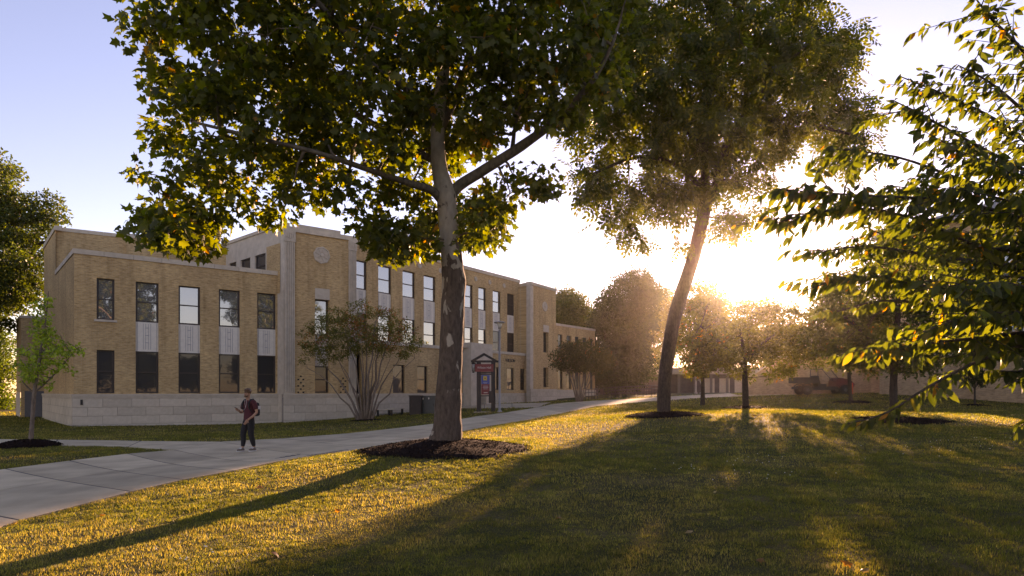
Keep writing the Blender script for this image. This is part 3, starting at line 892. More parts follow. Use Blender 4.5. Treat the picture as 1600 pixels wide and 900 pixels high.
def clump_centres(poly, Yc, T, n, rcl, r, holes=(), dfun=None, keep=.45):
    poly = np.array(poly, float)
    lo, hi = poly.min(0), poly.max(0)
    cand = r.uniform(lo, hi, (n * 40, 2))
    cand = cand[inside(poly, cand[:, 0], cand[:, 1])]
    d = edge_dist(poly, cand[:, 0], cand[:, 1])
    rp = rcl / Yc * F
    m = d > rp * keep
    for hx, hy, hr in holes: m &= np.hypot(cand[:, 0] - hx, cand[:, 1] - hy) > hr
    cand, d = cand[m], d[m]
    if len(cand) < n: n = len(cand)
    k = np.minimum(1, d / (d.max() * .7)) ** .6
    off = T * k * r.uniform(-1, 1, len(cand))
    if dfun is not None: off = off + dfun(cand[:, 0], cand[:, 1])
    Y = Yc + off
    c3 = np.c_[(cand[:, 0] - 800) / F * Y, Y, EYE + (HZ - cand[:, 1]) / F * Y]
    # spread them out: greedy farthest of a few candidates
    chosen = [0]; free = list(range(1, len(c3)))
    dist = np.linalg.norm(c3 - c3[0], axis=1)
    for _ in range(n - 1):
        t = r.choice(len(c3), 14)
        i = t[np.argmax(dist[t])]
        chosen.append(i)
        dist = np.minimum(dist, np.linalg.norm(c3 - c3[i], axis=1))
    return c3[chosen]
def fill_leaves(cents, rcl, per, r, squash=.75, var=.35, shell=.0):
    N_ = len(cents)
    rad = rcl * r.uniform(1 - var, 1 + var, N_)
    cnt = np.maximum(3, (per * (rad / rcl) ** 2 * r.uniform(.6, 1.4, N_))).astype(int)
    idx = np.repeat(np.arange(N_), cnt)
    g = unit(r.normal(size=(len(idx), 3))) * (r.random((len(idx), 1)) ** .5)
    g[:, 2] *= squash
    return cents[idx] + g * rad[idx][:, None], g, idx
def orient(g, r, droop=.5, up=.6, rand=.9):
    out = unit(g)
    ax = unit(out * .6 + np.array([0, 0, -droop]) + r.normal(size=g.shape) * rand * .6)
    nr = unit(np.array([0, 0, up]) + out * .4 + r.normal(size=g.shape) * rand * .6)
    return ax, nr
def tints(n, r, base, var=.3, warm=.0, warmcol=(.30, .13, .015), groups=None):
    base = np.array(base)
    w = r.random((n, 1)); ci = base[0] * (1 - w) + base[1] * w
    ci = ci * r.uniform(1 - var, 1 + var, (n, 1))
    m = r.random(n) < warm
    ci[m] = np.array(warmcol) * r.uniform(.6, 1.3, (m.sum(), 1))
    return np.clip(ci, .005, .9)
def grow(mb, skel, cents, r, r0=.045, r1=.012, sides=5, sag=.15, rmax_d=9e9):
    """join every clump to the nearest limb or earlier clump with a bent branch"""
    nodes = [np.array(p) for p in skel]; rad = [r0] * len(nodes)
    arr = np.array(nodes)
    d0 = np.array([np.min(np.linalg.norm(arr - c, axis=1)) for c in cents])
    for i in np.argsort(d0):
        c = cents[i]
        d = np.linalg.norm(arr - c, axis=1) + (np.arange(len(arr)) >= len(skel)) * .15
        j = int(np.argmin(d))
        a = arr[j]; L = np.linalg.norm(c - a)
        mid = (a * .55 + c * .45) + np.array([0, 0, sag * L * .5]) + r.normal(size=3) * L * .07
        q1 = a * .25 + mid * .5 + c * .25 + r.normal(size=3) * L * .03
        ra = max(r1 * 1.2, rad[j] * .75)
        mb.tube([a, a * .5 + mid * .5, q1, mid * .45 + c * .55, c], [ra, ra * .85, ra * .72, ra * .55, max(r1 * .5, ra * .35)], sides, cap=False, seed=i)
        arr = np.vstack([arr, mid, q1, c]); rad += [ra * .85, ra * .72, max(r1, ra * .5)]
def poly3(pts):
    """(px, py, Y, radius px) -> points, radii, dense"""
    ps = [P(a, b, y) for a, b, y, _ in pts]; rs = [w * y / F for _, _, y, w in pts]
    out, ro = [], []
    for i in range(len(ps) - 1):
        p0, p1, p2, p3 = ps[max(i - 1, 0)], ps[i], ps[i + 1], ps[min(i + 2, len(ps) - 1)]
        for k in range(4):
            t = k / 4
            out.append(0.5 * ((2 * p1) + (p2 - p0) * t + (2 * p0 - 5 * p1 + 4 * p2 - p3) * t * t + (3 * p1 - p0 - 3 * p2 + p3) * t ** 3)); ro.append(rs[i] * (1 - t) + rs[i + 1] * t)
    out.append(ps[-1]); ro.append(rs[-1])
    return out, ro

GREEN = [(.030, .050, .012), (.075, .095, .018)]
M['leaf_plane'] = leaf_mat("plane_leaf", .53, (1.0, .95, .20), .5, 3.0)
M['leaf_cherry'] = leaf_mat("cherry_leaf", .55, (1.0, .95, .27), .5, 3.1)
M['leaf_ash'] = leaf_mat("ash_leaf", .5, (1.0, .95, .25), .45, 2.8)
M['leaf_far'] = leaf_mat("tree_leaf", .45, (1.0, .92, .25), .5, 2.4)
M['bark_plane'] = bark_mat("plane_bark", (.055, .036, .026), (.15, .105, .078), 5, flaky=(.40, .33, .25), z_split=(3.0, 6.2))
M['bark_limb'] = bark_mat("plane_limb_bark", (.07, .055, .042), (.20, .16, .12), 4)
M['bark'] = bark_mat("bark", (.035, .026, .020), (.10, .075, .058), 6)
M['bark_smooth'] = bark_mat("smooth_bark", (.12, .085, .065), (.24, .18, .14), 4)

def make_tree(name, label, trunkpts, limbs, poly, Yc, T, ncl, rcl, per, tmpl, lsize, colors, mat, bark, cat='tree', seed=1, holes=(), group=None, warm=0., warmcol=(.30, .13, .015),
              droop=.5, dfun=None, base=None, keep=.45, squash=.75, sides=12, jit=.05, nleafparts=0, br0=.05, extra=(), size_var=.42, colfun=None, buried=.15):
    r = np.random.default_rng(seed)
    b0 = P(trunkpts[0][0], trunkpts[0][1], trunkpts[0][2])
    t = thing(name, label, cat, (b0.x, b0.y, gz(b0.x, b0.y)), group)
    pts, rad = poly3(trunkpts)
    pts = [pts[0] - Vector((0, 0, buried))] + pts; rad = [rad[0] * 1.05] + rad
    mb = MB(); mb.tube(pts, rad, sides, jit=jit, seed=seed); mb.build('trunk', M[bark], t)
    skel = [tuple(p) for p in pts[len(pts) // 3:]]
    for k, lp in enumerate(limbs):
        lpts, lr = poly3(lp)
        mb = MB(); mb.tube(lpts, lr, 9, jit=jit, seed=seed + k); mb.build('limb', M['bark_limb' if bark == 'bark_plane' else bark], t)
        skel += [tuple(p) for p in lpts[2:]]
    cents = clump_centres(poly, Yc, T, ncl, rcl, r, holes, dfun, keep)
    for (poly2, n2, rc2) in extra:
        cents = np.vstack([cents, clump_centres(poly2, Yc, T * .5, n2, rc2, r, (), dfun, keep)])
    mb = MB(); grow(mb, skel, cents, r, r0=br0); mb.build('branchwork', M['bark_limb' if bark == 'bark_plane' else bark], t)['kind'] = 'stuff'
    pos, g, ci = fill_leaves(cents, rcl, per, r, squash)
    ax, nr = orient(g, r, droop)
    size = lsize * r.uniform(1 - size_var, 1 + size_var, len(pos))
    c = tints(len(pos), r, colors, warm=warm, warmcol=warmcol)
    c *= r.uniform(.8, 1.2, len(cents))[ci][:, None]
    if colfun is not None: c = colfun(pos, c, r)
    take = np.zeros(len(pos), bool)
    if nleafparts:
        x, y = px_of(pos)
        vis = (x > 5) & (x < 1595) & (y > 3) & (y < 890)
        score = np.where(vis, size / pos[:, 1] + r.random(len(pos)) * 1e-4, -1)
        take[np.argsort(-score)[:nleafparts]] = True
        pick_leaves(t, tmpl, pos[take], ax[take], nr[take], size[take], c[take], mat)
    o = link('crown', leaves_mesh('crown', tmpl, pos[~take], ax[~take], nr[~take], size[~take], c[~take]), M[mat], t)
    if nleafparts: o["kind"] = "stuff"
    return t, cents
def pick_leaves(t, tmpl, pos, ax, nr, size, c, mat):
    b, tt, n = leaf_frames(pos, ax, nr)
    order = np.argsort(c.sum(1)); nb = 8; meshes = []
    for k in range(nb):
        q = order[k * len(order) // nb:(k + 1) * len(order) // nb]
        V, Fc = tmpl
        m_ = np_mesh('leaf', V, Fc, np.repeat(c[q].mean(0)[None], len(V), 0)); m_.materials.append(M[mat])
        for i in q:
            s = float(size[i])
            mt = Matrix(((b[i, 0] * s, tt[i, 0] * s, n[i, 0] * s, pos[i, 0]), (b[i, 1] * s, tt[i, 1] * s, n[i, 1] * s, pos[i, 1]), (b[i, 2] * s, tt[i, 2] * s, n[i, 2] * s, pos[i, 2]), (0, 0, 0, 1)))
            link('leaf', m_, None, t, mt)

# ------------------------------------------------------------------ the plane tree in the middle
YP = 15.0
PLANE_POLY = [(186, -60), (193, 60), (200, 95), (228, 120), (240, 160), (238, 215), (205, 222), (198, 262), (200, 310), (190, 345), (225, 372), (262, 388), (300, 378), (340, 372), (352, 338),
              (392, 335), (420, 362), (470, 352), (520, 352), (558, 362), (590, 390), (628, 402), (648, 345), (672, 355), (700, 402), (735, 392), (775, 372), (782, 330), (845, 322), (872, 290),
              (868, 262), (842, 262), (835, 240), (868, 228), (905, 222), (945, 205), (975, 165), (985, 110), (1000, 40), (1010, -60), (960, -260), (800, -380), (560, -400), (330, -330), (210, -200)]
PT_HOLES = [(545, 212, 16), (660, 318, 18), (722, 250, 10), (800, 210, 16), (700, 10, 10), (640, 330, 14), (560, 280, 10), (350, 350, 6), (700, 345, 26), (705, 385, 22), (735, 278, 30), (775, 252, 34), (818, 224, 34), (858, 196, 22), (520, 300, 10), (470, 230, 8), (380, 150, 8)]
trunk = [(695, 700, YP, 31), (696, 690, YP, 26.5), (699, 670, YP, 23), (700, 640, YP, 21), (703, 580, YP, 18.6), (706, 520, YP, 18), (708, 470, YP, 18), (709, 440, YP, 19), (707, 415, YP, 17), (704, 380, YP, 15.5), (700, 340, YP, 15.0),
         (697, 305, YP, 16), (688, 270, YP, 12.5), (684, 230, YP, 11), (685, 180, YP, 10.5), (692, 120, YP, 9.5), (700, 40, YP + .2, 8), (706, -80, YP + .3, 6), (700, -220, YP, 3.5), (690, -330, YP, 1.5)]
limbs = [[(702, 308, YP, 9), (718, 290, YP, 8.6), (760, 263, YP - .2, 8), (815, 228, YP - .4, 7.5), (878, 180, YP - .7, 6), (930, 120, YP - 1, 4), (960, 60, YP - 1.2, 2.5)],
         [(690, 312, YP, 8), (672, 296, YP - .3, 6.5), (645, 288, YP - .8, 5.5), (590, 270, YP - 1.6, 4.5), (500, 240, YP - 2.4, 3.8), (400, 215, YP - 2.8, 3), (300, 190, YP - 3, 2)],
         [(688, 200, YP, 8), (720, 130, YP + .4, 7), (735, 80, YP + .7, 6), (720, 20, YP + 1, 5), (760, -80, YP + 1.4, 3)],
         [(730, 100, YP + .6, 6), (775, 70, YP + 1, 5), (830, 50, YP + 1.4, 4), (900, -20, YP + 1.6, 2.5)],
         [(686, 200, YP, 8), (650, 150, YP - .6, 6.5), (580, 100, YP - 1.4, 5.5), (520, 30, YP - 1.9, 4.5), (440, -60, YP - 2.2, 3)],
         [(686, 255, YP, 6), (640, 230, YP + .8, 5), (560, 180, YP + 1.4, 4.5), (450, 130, YP + 1.6, 3.5), (340, 100, YP + 1.6, 2.5)],
         [(800, 236, YP - .3, 4), (803, 210, YP - .3, 3), (806, 180, YP - .3, 2)]]
def plane_depth(x, y): return np.where(x < 690, -(690 - x) / 500 * 2.6, (x - 690) / 300 * -.6) + 2.4 * ((np.abs(x - 698) < 50) & (y > 170))
plane_tree, _c = make_tree('plane_tree', 'big plane tree with mottled flaking trunk and broad lobed leaves mid-lawn', trunk, limbs, PLANE_POLY, YP, 2.6, 440, .50, 98, T_PLANE, .168,
                           [(.032, .048, .010), (.085, .095, .014)], 'leaf_plane', 'bark_plane', seed=11, holes=PT_HOLES, warm=.012, dfun=plane_depth, nleafparts=300, sides=20, jit=.035, keep=.62, br0=.05,
                           extra=[([(628, 330), (690, 325), (692, 398), (625, 402)], 8, .26), ([(716, 315), (790, 315), (776, 378), (718, 398)], 9, .26), ([(560, 345), (628, 345), (628, 398), (590, 388)], 5, .26), ([(235, 350), (345, 345), (335, 378), (255, 388)], 7, .26)])

# ------------------------------------------------------------------ leaning ash behind it
YA = 26.0
ASH_POLY = [(880, 30), (872, 150), (885, 225), (925, 235), (890, 262), (888, 292), (912, 312), (918, 352), (965, 365), (985, 402), (1030, 392), (1020, 350), (1060, 340), (1048, 392), (1075, 398), (1090, 330), (1128, 372), (1150, 362), (1188, 345), (1205, 285),
            (1232, 262), (1275, 232), (1302, 268), (1335, 262), (1352, 282), (1376, 232), (1368, 165), (1332, 150), (1340, 118), (1362, 84), (1340, 40), (1318, 35), (1290, -10), (1220, -60), (1100, -90), (960, -60)]
trunkA = [(1036, 653, YA, 12.5), (1037, 642, YA, 10.5), (1038, 600, YA, 10), (1044, 550, YA, 10.5), (1053, 500, YA, 10.5), (1068, 450, YA, 10.5), (1084, 400, YA, 10), (1096, 350, YA, 10), (1101, 322, YA, 9.5), (1102, 290, YA, 7), (1104, 230, YA, 6),
          (1110, 160, YA, 5), (1120, 80, YA, 4), (1120, 0, YA, 3), (1115, -60, YA, 1.5)]
limbsA = [[(1103, 325, YA, 7), (1117, 290, YA - .3, 5.5), (1124, 250, YA - .5, 5), (1150, 200, YA - .8, 4.5), (1200, 130, YA - 1.2, 3.5), (1270, 60, YA - 1.6, 2)],
          [(1104, 240, YA, 5), (1070, 200, YA + .6, 4.5), (1010, 150, YA + 1.2, 3.5), (950, 110, YA + 1.5, 2)],
          [(1150, 205, YA - .8, 4), (1220, 185, YA - 1, 3.4), (1290, 200, YA - 1.2, 2.6), (1350, 215, YA - 1.2, 1.5)],
          [(1101, 300, YA, 4.5), (1060, 260, YA - .6, 3.5), (1000, 245, YA - 1.2, 3), (930, 270, YA - 1.6, 1.6)],
          [(1110, 170, YA, 4), (1160, 90, YA + .8, 3), (1220, 30, YA + 1.4, 2)]]
ash, _c = make_tree('ash_tree', 'tall leaning tree with fine feathery leaves just left of the sun', trunkA, limbsA, ASH_POLY, YA, 4.0, 330, .60, 38, T_COMP, .58,
                    [(.030, .045, .010), (.075, .085, .016)], 'leaf_ash', 'bark', seed=21, warm=.0, holes=[(1140, 310, 26), (1240, 215, 14), (950, 250, 14), (1050, 318, 18), (1215, 250, 14), (1150, 250, 10), (1290, 120, 14), (985, 300, 10), (1180, 290, 16)], keep=.5, br0=.06, squash=.7)

# ------------------------------------------------------------------ cherry reaching in from the right edge
def cherry():
    r = np.random.default_rng(5)
    b0 = on_ground(1790, 6.6)
    t = thing('cherry_tree', 'near cherry tree reaching in from the right edge with drooping pointed leaves', 'tree', tuple(b0))
    mb = MB(); mb.tube([b0 + Vector((0, 0, -.2)), b0 + Vector((0, 0, .6)), b0 + Vector((.05, .1, 2.2)), b0 + Vector((.0, .1, 4.2)), b0 + Vector((-.1, 0, 6.0))], [.16, .13, .11, .08, .03], 12, jit=.05); mb.build('trunk', M['bark'], t)
    B = [  # (points px,py,Y) root -> tip
        [(1790, 250, 6.6), (1640, 120, 6.2), (1580, 60, 6.0), (1545, 25, 5.9), (1518, -12, 5.8)],
        [(1790, 330, 6.6), (1660, 230, 6.0), (1590, 165, 5.7), (1545, 128, 5.6), (1497, 102, 5.5)],
        [(1790, 350, 6.6), (1640, 250, 6.6), (1560, 190, 6.7), (1480, 150, 6.7), (1408, 120, 6.6)],
        [(1790, 360, 6.6), (1650, 290, 6.0), (1540, 235, 5.7), (1450, 185, 5.5), (1398, 158, 5.4)],
        [(1790, 400, 6.6), (1640, 330, 6.4), (1500, 280, 6.3), (1400, 245, 6.2), (1292, 232, 6.1)],
        [(1790, 420, 6.6), (1620, 350, 5.8), (1490, 315, 5.4), (1340, 305, 5.2), (1218, 296, 5.1)],
        [(1790, 460, 6.6), (1610, 396, 6.2), (1530, 386, 6.0), (1440, 345, 5.8), (1330, 325, 5.6), (1212, 348, 5.5)],
        [(1790, 470, 6.6), (1600, 420, 6.6), (1460, 400, 6.8), (1350, 385, 6.9), (1265, 398, 6.9)],
        [(1790, 500, 6.6), (1610, 470, 5.9), (1460, 450, 5.6), (1340, 432, 5.5), (1255, 455, 5.4)],
        [(1790, 520, 6.6), (1620, 490, 6.7), (1490, 480, 6.9), (1380, 470, 7.0), (1300, 490, 7.0)],
        [(1790, 540, 6.6), (1630, 520, 5.8), (1510, 530, 5.5), (1420, 540, 5.4), (1350, 545, 5.3)],
        [(1790, 550, 6.6), (1640, 535, 6.0), (1540, 560, 5.5), (1450, 605, 5.2), (1385, 645, 5.05), (1325, 662, 5.0)],
        [(1790, 560, 6.6), (1660, 570, 6.3), (1590, 580, 6.1), (1545, 578, 6.0)],
        [(1790, 580, 6.6), (1680, 590, 5.6), (1635, 590, 5.2), (1598, 592, 5.0)],
        [(1790, 600, 6.6), (1700, 620, 5.2), (1640, 640, 4.6), (1592, 668, 4.4)],
        [(1790, 300, 6.6), (1680, 180, 6.8), (1600, 90, 7.0), (1570, 20, 7.0)],
        [(1790, 440, 6.6), (1640, 370, 7.2), (1540, 330, 7.4), (1450, 300, 7.4), (1390, 290, 7.3)],
        [(1790, 490, 6.6), (1640, 440, 7.2), (1540, 430, 7.4), (1440, 420, 7.5)],
        [(1790, 530, 6.6), (1640, 500, 7.2), (1540, 505, 7.4), (1460, 520, 7.5), (1420, 560, 7.4)],
        [(1790, 380, 6.6), (1660, 320, 5.4), (1580, 270, 5.0), (1500, 240, 4.9)],
        [(1790, 410, 6.6), (1650, 345, 5.3), (1570, 312, 5.0), (1480, 292, 4.9)],
        [(1790, 450, 6.6), (1650, 400, 7.6), (1560, 372, 7.8), (1480, 362, 7.8), (1395, 356, 7.7)],
        [(1790, 500, 6.6), (1650, 462, 5.2), (1570, 442, 5.0), (1490, 446, 4.9)],
        [(1790, 530, 6.6), (1660, 500, 5.4), (1580, 488, 5.1), (1500, 498, 5.0), (1435, 522, 5.0)],
        [(1790, 545, 6.6), (1660, 528, 7.6), (1570, 538, 7.7), (1480, 560, 7.7)],
        [(1790, 480, 6.6), (1650, 430, 8.0), (1540, 405, 8.3), (1430, 385, 8.4), (1340, 350, 8.3)],
    ]
    tw = MB(); tops = []
    P_, A_, S_ = [], [], []
    for bi, b in enumerate(B):
        pts, rad = poly3([(x, y, Y, (4.2 - 3.4 * i / (len(b) - 1)) * (.8 if bi > 11 else 1)) for i, (x, y, Y) in enumerate(b)])
        mb = MB(); mb.tube(pts, rad, 7, jit=.05, seed=bi); mb.build('limb', M['bark'], t)
        Ltot = sum((pts[i + 1] - pts[i]).length for i in range(len(pts) - 1))
        nodes = []
        for i in range(len(pts) - 1):
            seg = pts[i + 1] - pts[i]; n = max(1, int(seg.length / .035))
            for k in range(n):
                f = (i + k / n) / (len(pts) - 1); nodes.append((pts[i] + seg * (k / n), seg.normalized(), f))
        def leafrow(q, d, dens, sz):
            if r.random() < dens:
                side = Vector((-d.y, d.x, 0)).normalized() * r.choice([-1, 1])
                a = d * r.uniform(.2, .9) + side * r.uniform(.2, .8) + Vector((0, 0, r.uniform(-1.25, -.15)))
                P_.append(q + Vector(tuple(r.normal(size=3) * .012))); A_.append(a); S_.append(sz * r.uniform(.45, 1.2))
        for q, d, f in nodes:
            if f > .30:
                for _ in range(2): leafrow(q, d, .75, .125)
            if f > .16 and r.random() < .37:           # side twig
                L = r.uniform(.2, .85) * (1.15 - .55 * f) * (.45 if 11 <= bi <= 14 else 1)
                side = Vector((-d.y, d.x, 0)).normalized() * r.choice([-1, 1])
                dd = (d * r.uniform(.4, 1) + side * r.uniform(.2, 1.0) + Vector((0, 0, r.uniform(-.25, .45)))).normalized()
                e = [q + dd * L * k / 4 + Vector((0, 0, -.10 * L * (k / 4) ** 2)) for k in range(5)]
                tw.tube(e, [.006, .005, .004, .003, .002], 4, cap=False)
                m = int(L / .028)
                for k in range(m):
                    u = (k + .5) / m; z = min(int(u * 4), 3); leafrow(e[z].lerp(e[z + 1], u * 4 - z), dd, .95, .12)
        for _ in range(4): leafrow(pts[-1], (pts[-1] - pts[-3]).normalized(), 1, .105)
    tw.build('twigwork', M['bark'], t)['kind'] = 'stuff'
    pos = np.array([tuple(p) for p in P_]); ax = unit(np.array([tuple(a) for a in A_])); size = np.array(S_)
    nr = unit(np.array([0, 0, .8]) + r.normal(size=pos.shape) * .7)
    c = tints(len(pos), r, [(.030, .046, .012), (.075, .090, .020)], warm=.012, warmcol=(.42, .17, .02))
    x, y = px_of(pos)
    left = np.clip((1420 - x) / 250, 0, 1) * .06       # tips turn first
    m = r.random(len(pos)) < left; c[m] = np.array([.33, .16, .02]) * r.uniform(.7, 1.2, (m.sum(), 1))
    vis = (x > 1195) & (x < 1598) & (y > 3) & (y < 700)
    sc = np.where(vis, size / pos[:, 1], -1); take = np.zeros(len(pos), bool); take[np.argsort(-sc)[:300]] = True
    pick_leaves(t, T_CHERRY, pos[take], ax[take], nr[take], size[take], c[take], 'leaf_cherry')
    o = link('crown', leaves_mesh('crown', T_CHERRY, pos[~take], ax[~take], nr[~take], size[~take], c[~take]), M['leaf_cherry'], t); o["kind"] = "stuff"
    pass
cherry()

# ------------------------------------------------------------------ other lawn trees
def rough_oval(cx, cy, rx, ry, r, n=22, j=.16):
    a = np.linspace(0, 2 * np.pi, n, endpoint=False)
    k = 1 + r.uniform(-j, j, n)
    return [(cx + rx * k[i] * math.cos(a[i]), cy + ry * k[i] * math.sin(a[i])) for i in range(n)]
pr = np.random.default_rng(33)
LIT = [(.045, .055, .012), (.10, .10, .018)]
make_tree('young_tree', 'young rounded lawn tree standing directly under the low sun', [(1165, 641, 35, 6.5), (1165, 630, 35, 5), (1164, 590, 35, 4.2), (1163, 560, 35, 3.2), (1158, 525, 35, 1.8), (1152, 495, 35, .6)],
          [[(1164, 575, 35, 3), (1130, 540, 34.5, 2.2), (1095, 510, 34, 1)], [(1164, 565, 35, 3), (1200, 530, 35.5, 2.2), (1235, 505, 36, 1)]],
          [(1070, 520), (1080, 478), (1105, 458), (1140, 468), (1165, 472), (1200, 462), (1240, 470), (1258, 500), (1262, 540), (1240, 580), (1210, 600), (1180, 585), (1150, 592), (1120, 585), (1085, 588), (1072, 560)],
          35, 2.2, 96, .56, 46, T_SPRAY, .26, LIT, 'leaf_far', 'bark', seed=41, warm=.01, keep=.35, br0=.04)
make_tree('young_tree', 'dense young tree right of centre rising from a wide dark mulch ring', [(1397, 660, 22, 7.5), (1397, 648, 22, 6), (1396, 610, 22, 5.6), (1398, 560, 22, 5), (1402, 500, 22, 4), (1405, 440, 22, 2), (1408, 390, 22, 1)],
          [[(1397, 580, 22, 3.6), (1360, 530, 21.6, 2.6), (1310, 490, 21, 1.2)], [(1398, 560, 22, 3.6), (1450, 510, 22.3, 2.6), (1510, 470, 22.5, 1.2)]],
          [(1262, 500), (1285, 440), (1330, 400), (1370, 350), (1420, 335), (1470, 360), (1520, 400), (1560, 450), (1570, 510), (1540, 545), (1490, 568), (1440, 585), (1400, 600), (1350, 588), (1300, 575), (1270, 550)],
          22, 2.0, 130, .48, 58, T_SPRAY, .20, GREEN, 'leaf_far', 'bark', seed=43, warm=.01, keep=.4, br0=.04)
make_tree('young_tree', 'small slender tree in a mulch ring before the parked utility cart', [(1330, 631, 38, 4), (1329, 620, 38, 3), (1327, 590, 38, 2.6), (1325, 550, 38, 2), (1322, 500, 38, 1)],
          [[(1327, 580, 38, 2), (1300, 550, 38, 1.4), (1270, 540, 38, .7)]],
          [(1222, 545), (1240, 500), (1275, 470), (1315, 440), (1350, 460), (1385, 500), (1395, 545), (1370, 575), (1330, 580), (1290, 572), (1250, 578)],
          38, 1.8, 80, .6, 50, T_SPRAY, .27, LIT, 'leaf_far', 'bark', seed=45, warm=.008, keep=.35, br0=.03)
# sapling on the left
make_tree('sapling', 'slender sapling with bright green leaves and pale stem at far left', [(47, 697, 20, 4.6), (48, 690, 20, 3.4), (51, 650, 20, 3.0), (54, 610, 20, 2.8), (62, 560, 20, 2.2), (70, 510, 20, 1.5), (76, 455, 20, .6)],
          [[(53, 615, 20, 1.6), (43, 605, 19.9, 1.2), (35, 596, 19.8, .6)], [(55, 612, 20, 1.6), (80, 590, 20.1, 1.2), (120, 545, 20.2, .5)]],
          [(20, 575), (28, 545), (45, 530), (52, 498), (48, 485), (62, 470), (72, 446), (82, 462), (84, 500), (92, 520), (106, 512), (100, 530), (128, 536), (126, 552), (108, 566), (112, 584), (92, 578), (80, 605), (58, 608), (40, 592)],
          20, .5, 78, .17, 25, T_SMALL, .11, [(.12, .20, .028), (.22, .30, .045)], 'leaf_far', 'bark_smooth', seed=47, keep=.3, br0=.012, squash=.8)

# ------------------------------------------------------------------ crape myrtles against the building
def myrtle(label, base, Y, tops, poly, seed, warm, ncl, per, lsize, cols, rcl=.45, w0=3.2):
    r = np.random.default_rng(seed)
    b = on_ground(base, Y)
    t = thing('crape_myrtle', label, 'shrub', tuple(b), 'crape myrtles beside the building')
    skel = []
    for k, (tx, ty) in enumerate(tops):
        dy = r.uniform(-.9, .9); ang = r.uniform(-1, 1)
        bx = base + (tx - base) * .12
        pb = P(bx, 0, Y); pb.z = b.z - .1
        top = P(tx, ty, Y + dy)
        L = top - pb
        m1 = pb + Vector((L.x * .18, L.y * .2, L.z * .30)); m2 = pb + Vector((L.x * .50, L.y * .5, L.z * .64))
        pts = [pb, pb.lerp(m1, .5), m1, m1.lerp(m2, .5) + Vector(tuple(r.normal(size=3) * .07)), m2 + Vector(tuple(r.normal(size=3) * .06)), m2.lerp(top, .5) + Vector(tuple(r.normal(size=3) * .09)), top]
        rr = w0 * Y / F * r.uniform(.7, 1.1)
        mb = MB(); mb.tube(pts, [rr * 1.3, rr, rr * .85, rr * .7, rr * .5, rr * .35, rr * .2], 6, jit=.06, seed=k); mb.build('stem', M['bark_smooth'], t)
        skel += [tuple(p) for p in pts[3:]]
    cents = clump_centres(poly, Y, 1.3, ncl, rcl, r, keep=.3)
    mb = MB(); grow(mb, skel, cents, r, r0=.022, r1=.006, sides=4); mb.build('branchwork', M['bark_smooth'], t)['kind'] = 'stuff'
    pos, g, ci = fill_leaves(cents, rcl, per, r, .7)
    ax, nr = orient(g, r, .1)
    c = tints(len(pos), r, cols, warm=0)
    x, y = px_of(pos)
    ymin = min(p[1] for p in poly); ymax = max(p[1] for p in poly)
    wv = vnoise(x / 28, y / 28, seed) * 1.1 - (y - ymin) / (ymax - ymin) * .9
    m = (r.random(len(pos)) < np.clip(wv * 1.6, 0, .85) * warm)
    c[m] = np.array([.26, .085, .025]) * r.uniform(.6, 1.3, (m.sum(), 1))
    link('crown', leaves_mesh('crown', T_SPRAY, pos, ax, nr, lsize * r.uniform(.7, 1.3, len(pos)), c), M['leaf_far'], t)
myrtle('many-stemmed crape myrtle with orange-tinged crown in front of the fluted tower', 571, 39.5,
       [(500, 560), (520, 540), (540, 520), (555, 510), (570, 500), (588, 500), (600, 515), (615, 520), (632, 545), (648, 560), (565, 540), (590, 545), (530, 565), (480, 575), (610, 560)],
       [(463, 528), (480, 512), (500, 490), (520, 478), (550, 474), (575, 468), (600, 480), (625, 488), (640, 505), (658, 525), (665, 545), (650, 560), (630, 565), (610, 555), (585, 560), (560, 555), (535, 565), (510, 570), (485, 560), (470, 575), (462, 555)],
       51, .55, 150, 32, .17, [(.075, .085, .020), (.15, .14, .035)], rcl=.42, w0=2.3)
myrtle('farther dull green crape myrtle before the low end wing of the building', 905, 56,
       [(875, 560), (885, 550), (897, 545), (910, 545), (920, 552), (930, 560), (940, 565), (890, 570), (918, 575)],
       [(862, 560), (870, 540), (885, 532), (900, 536), (920, 532), (940, 542), (955, 560), (950, 580), (930, 585), (910, 578), (890, 582), (868, 578)],
       53, .12, 70, 34, .26, [(.04, .045, .016), (.07, .07, .024)], rcl=.6, w0=1.4)

# ------------------------------------------------------------------ trees behind
def bg_tree(name, label, base, Y, poly, seed, cols, ncl=110, rcl=1.3, per=70, ls=.5, trunk_w=4, warm=.0, T=4, warmcol=(.30, .13, .015), keep=.08, colfun=None, group='background trees'):
    poly = np.array(poly, float)
    g = on_ground(base, Y)
    by = HZ - (g.z - EYE) / Y * F
    top = poly[:, 1].min(); cx = poly[:, 0].mean()
    tp = [(base, by, Y, trunk_w * 1.3), (base, by - (by - top) * .15, Y, trunk_w), (base * .7 + cx * .3, by - (by - top) * .45, Y, trunk_w * .75), (cx, by - (by - top) * .8, Y, trunk_w * .3)]
    lo, hi = poly[:, 0].min(), poly[:, 0].max(); my = (poly[:, 1].min() + poly[:, 1].max()) / 2
    lim = [[(base * .8 + cx * .2, by - (by - top) * .35, Y, trunk_w * .6), ((cx + lo) / 2, my + 8, Y, trunk_w * .4), (lo * .8 + cx * .2, my - 6, Y, trunk_w * .15)],
           [(base * .8 + cx * .2, by - (by - top) * .38, Y, trunk_w * .6), ((cx + hi) / 2, my + 4, Y, trunk_w * .4), (hi * .8 + cx * .2, my - 10, Y, trunk_w * .15)]]
    return make_tree(name, label, tp, lim, [tuple(p) for p in poly], Y, T, ncl, rcl, per, T_SPRAY, ls, cols, 'leaf_far', 'bark', seed=seed, warm=warm, warmcol=warmcol, keep=keep, br0=.08, group=group, colfun=colfun)
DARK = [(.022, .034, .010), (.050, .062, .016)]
WARM = [(.055, .065, .013), (.125, .118, .02)]
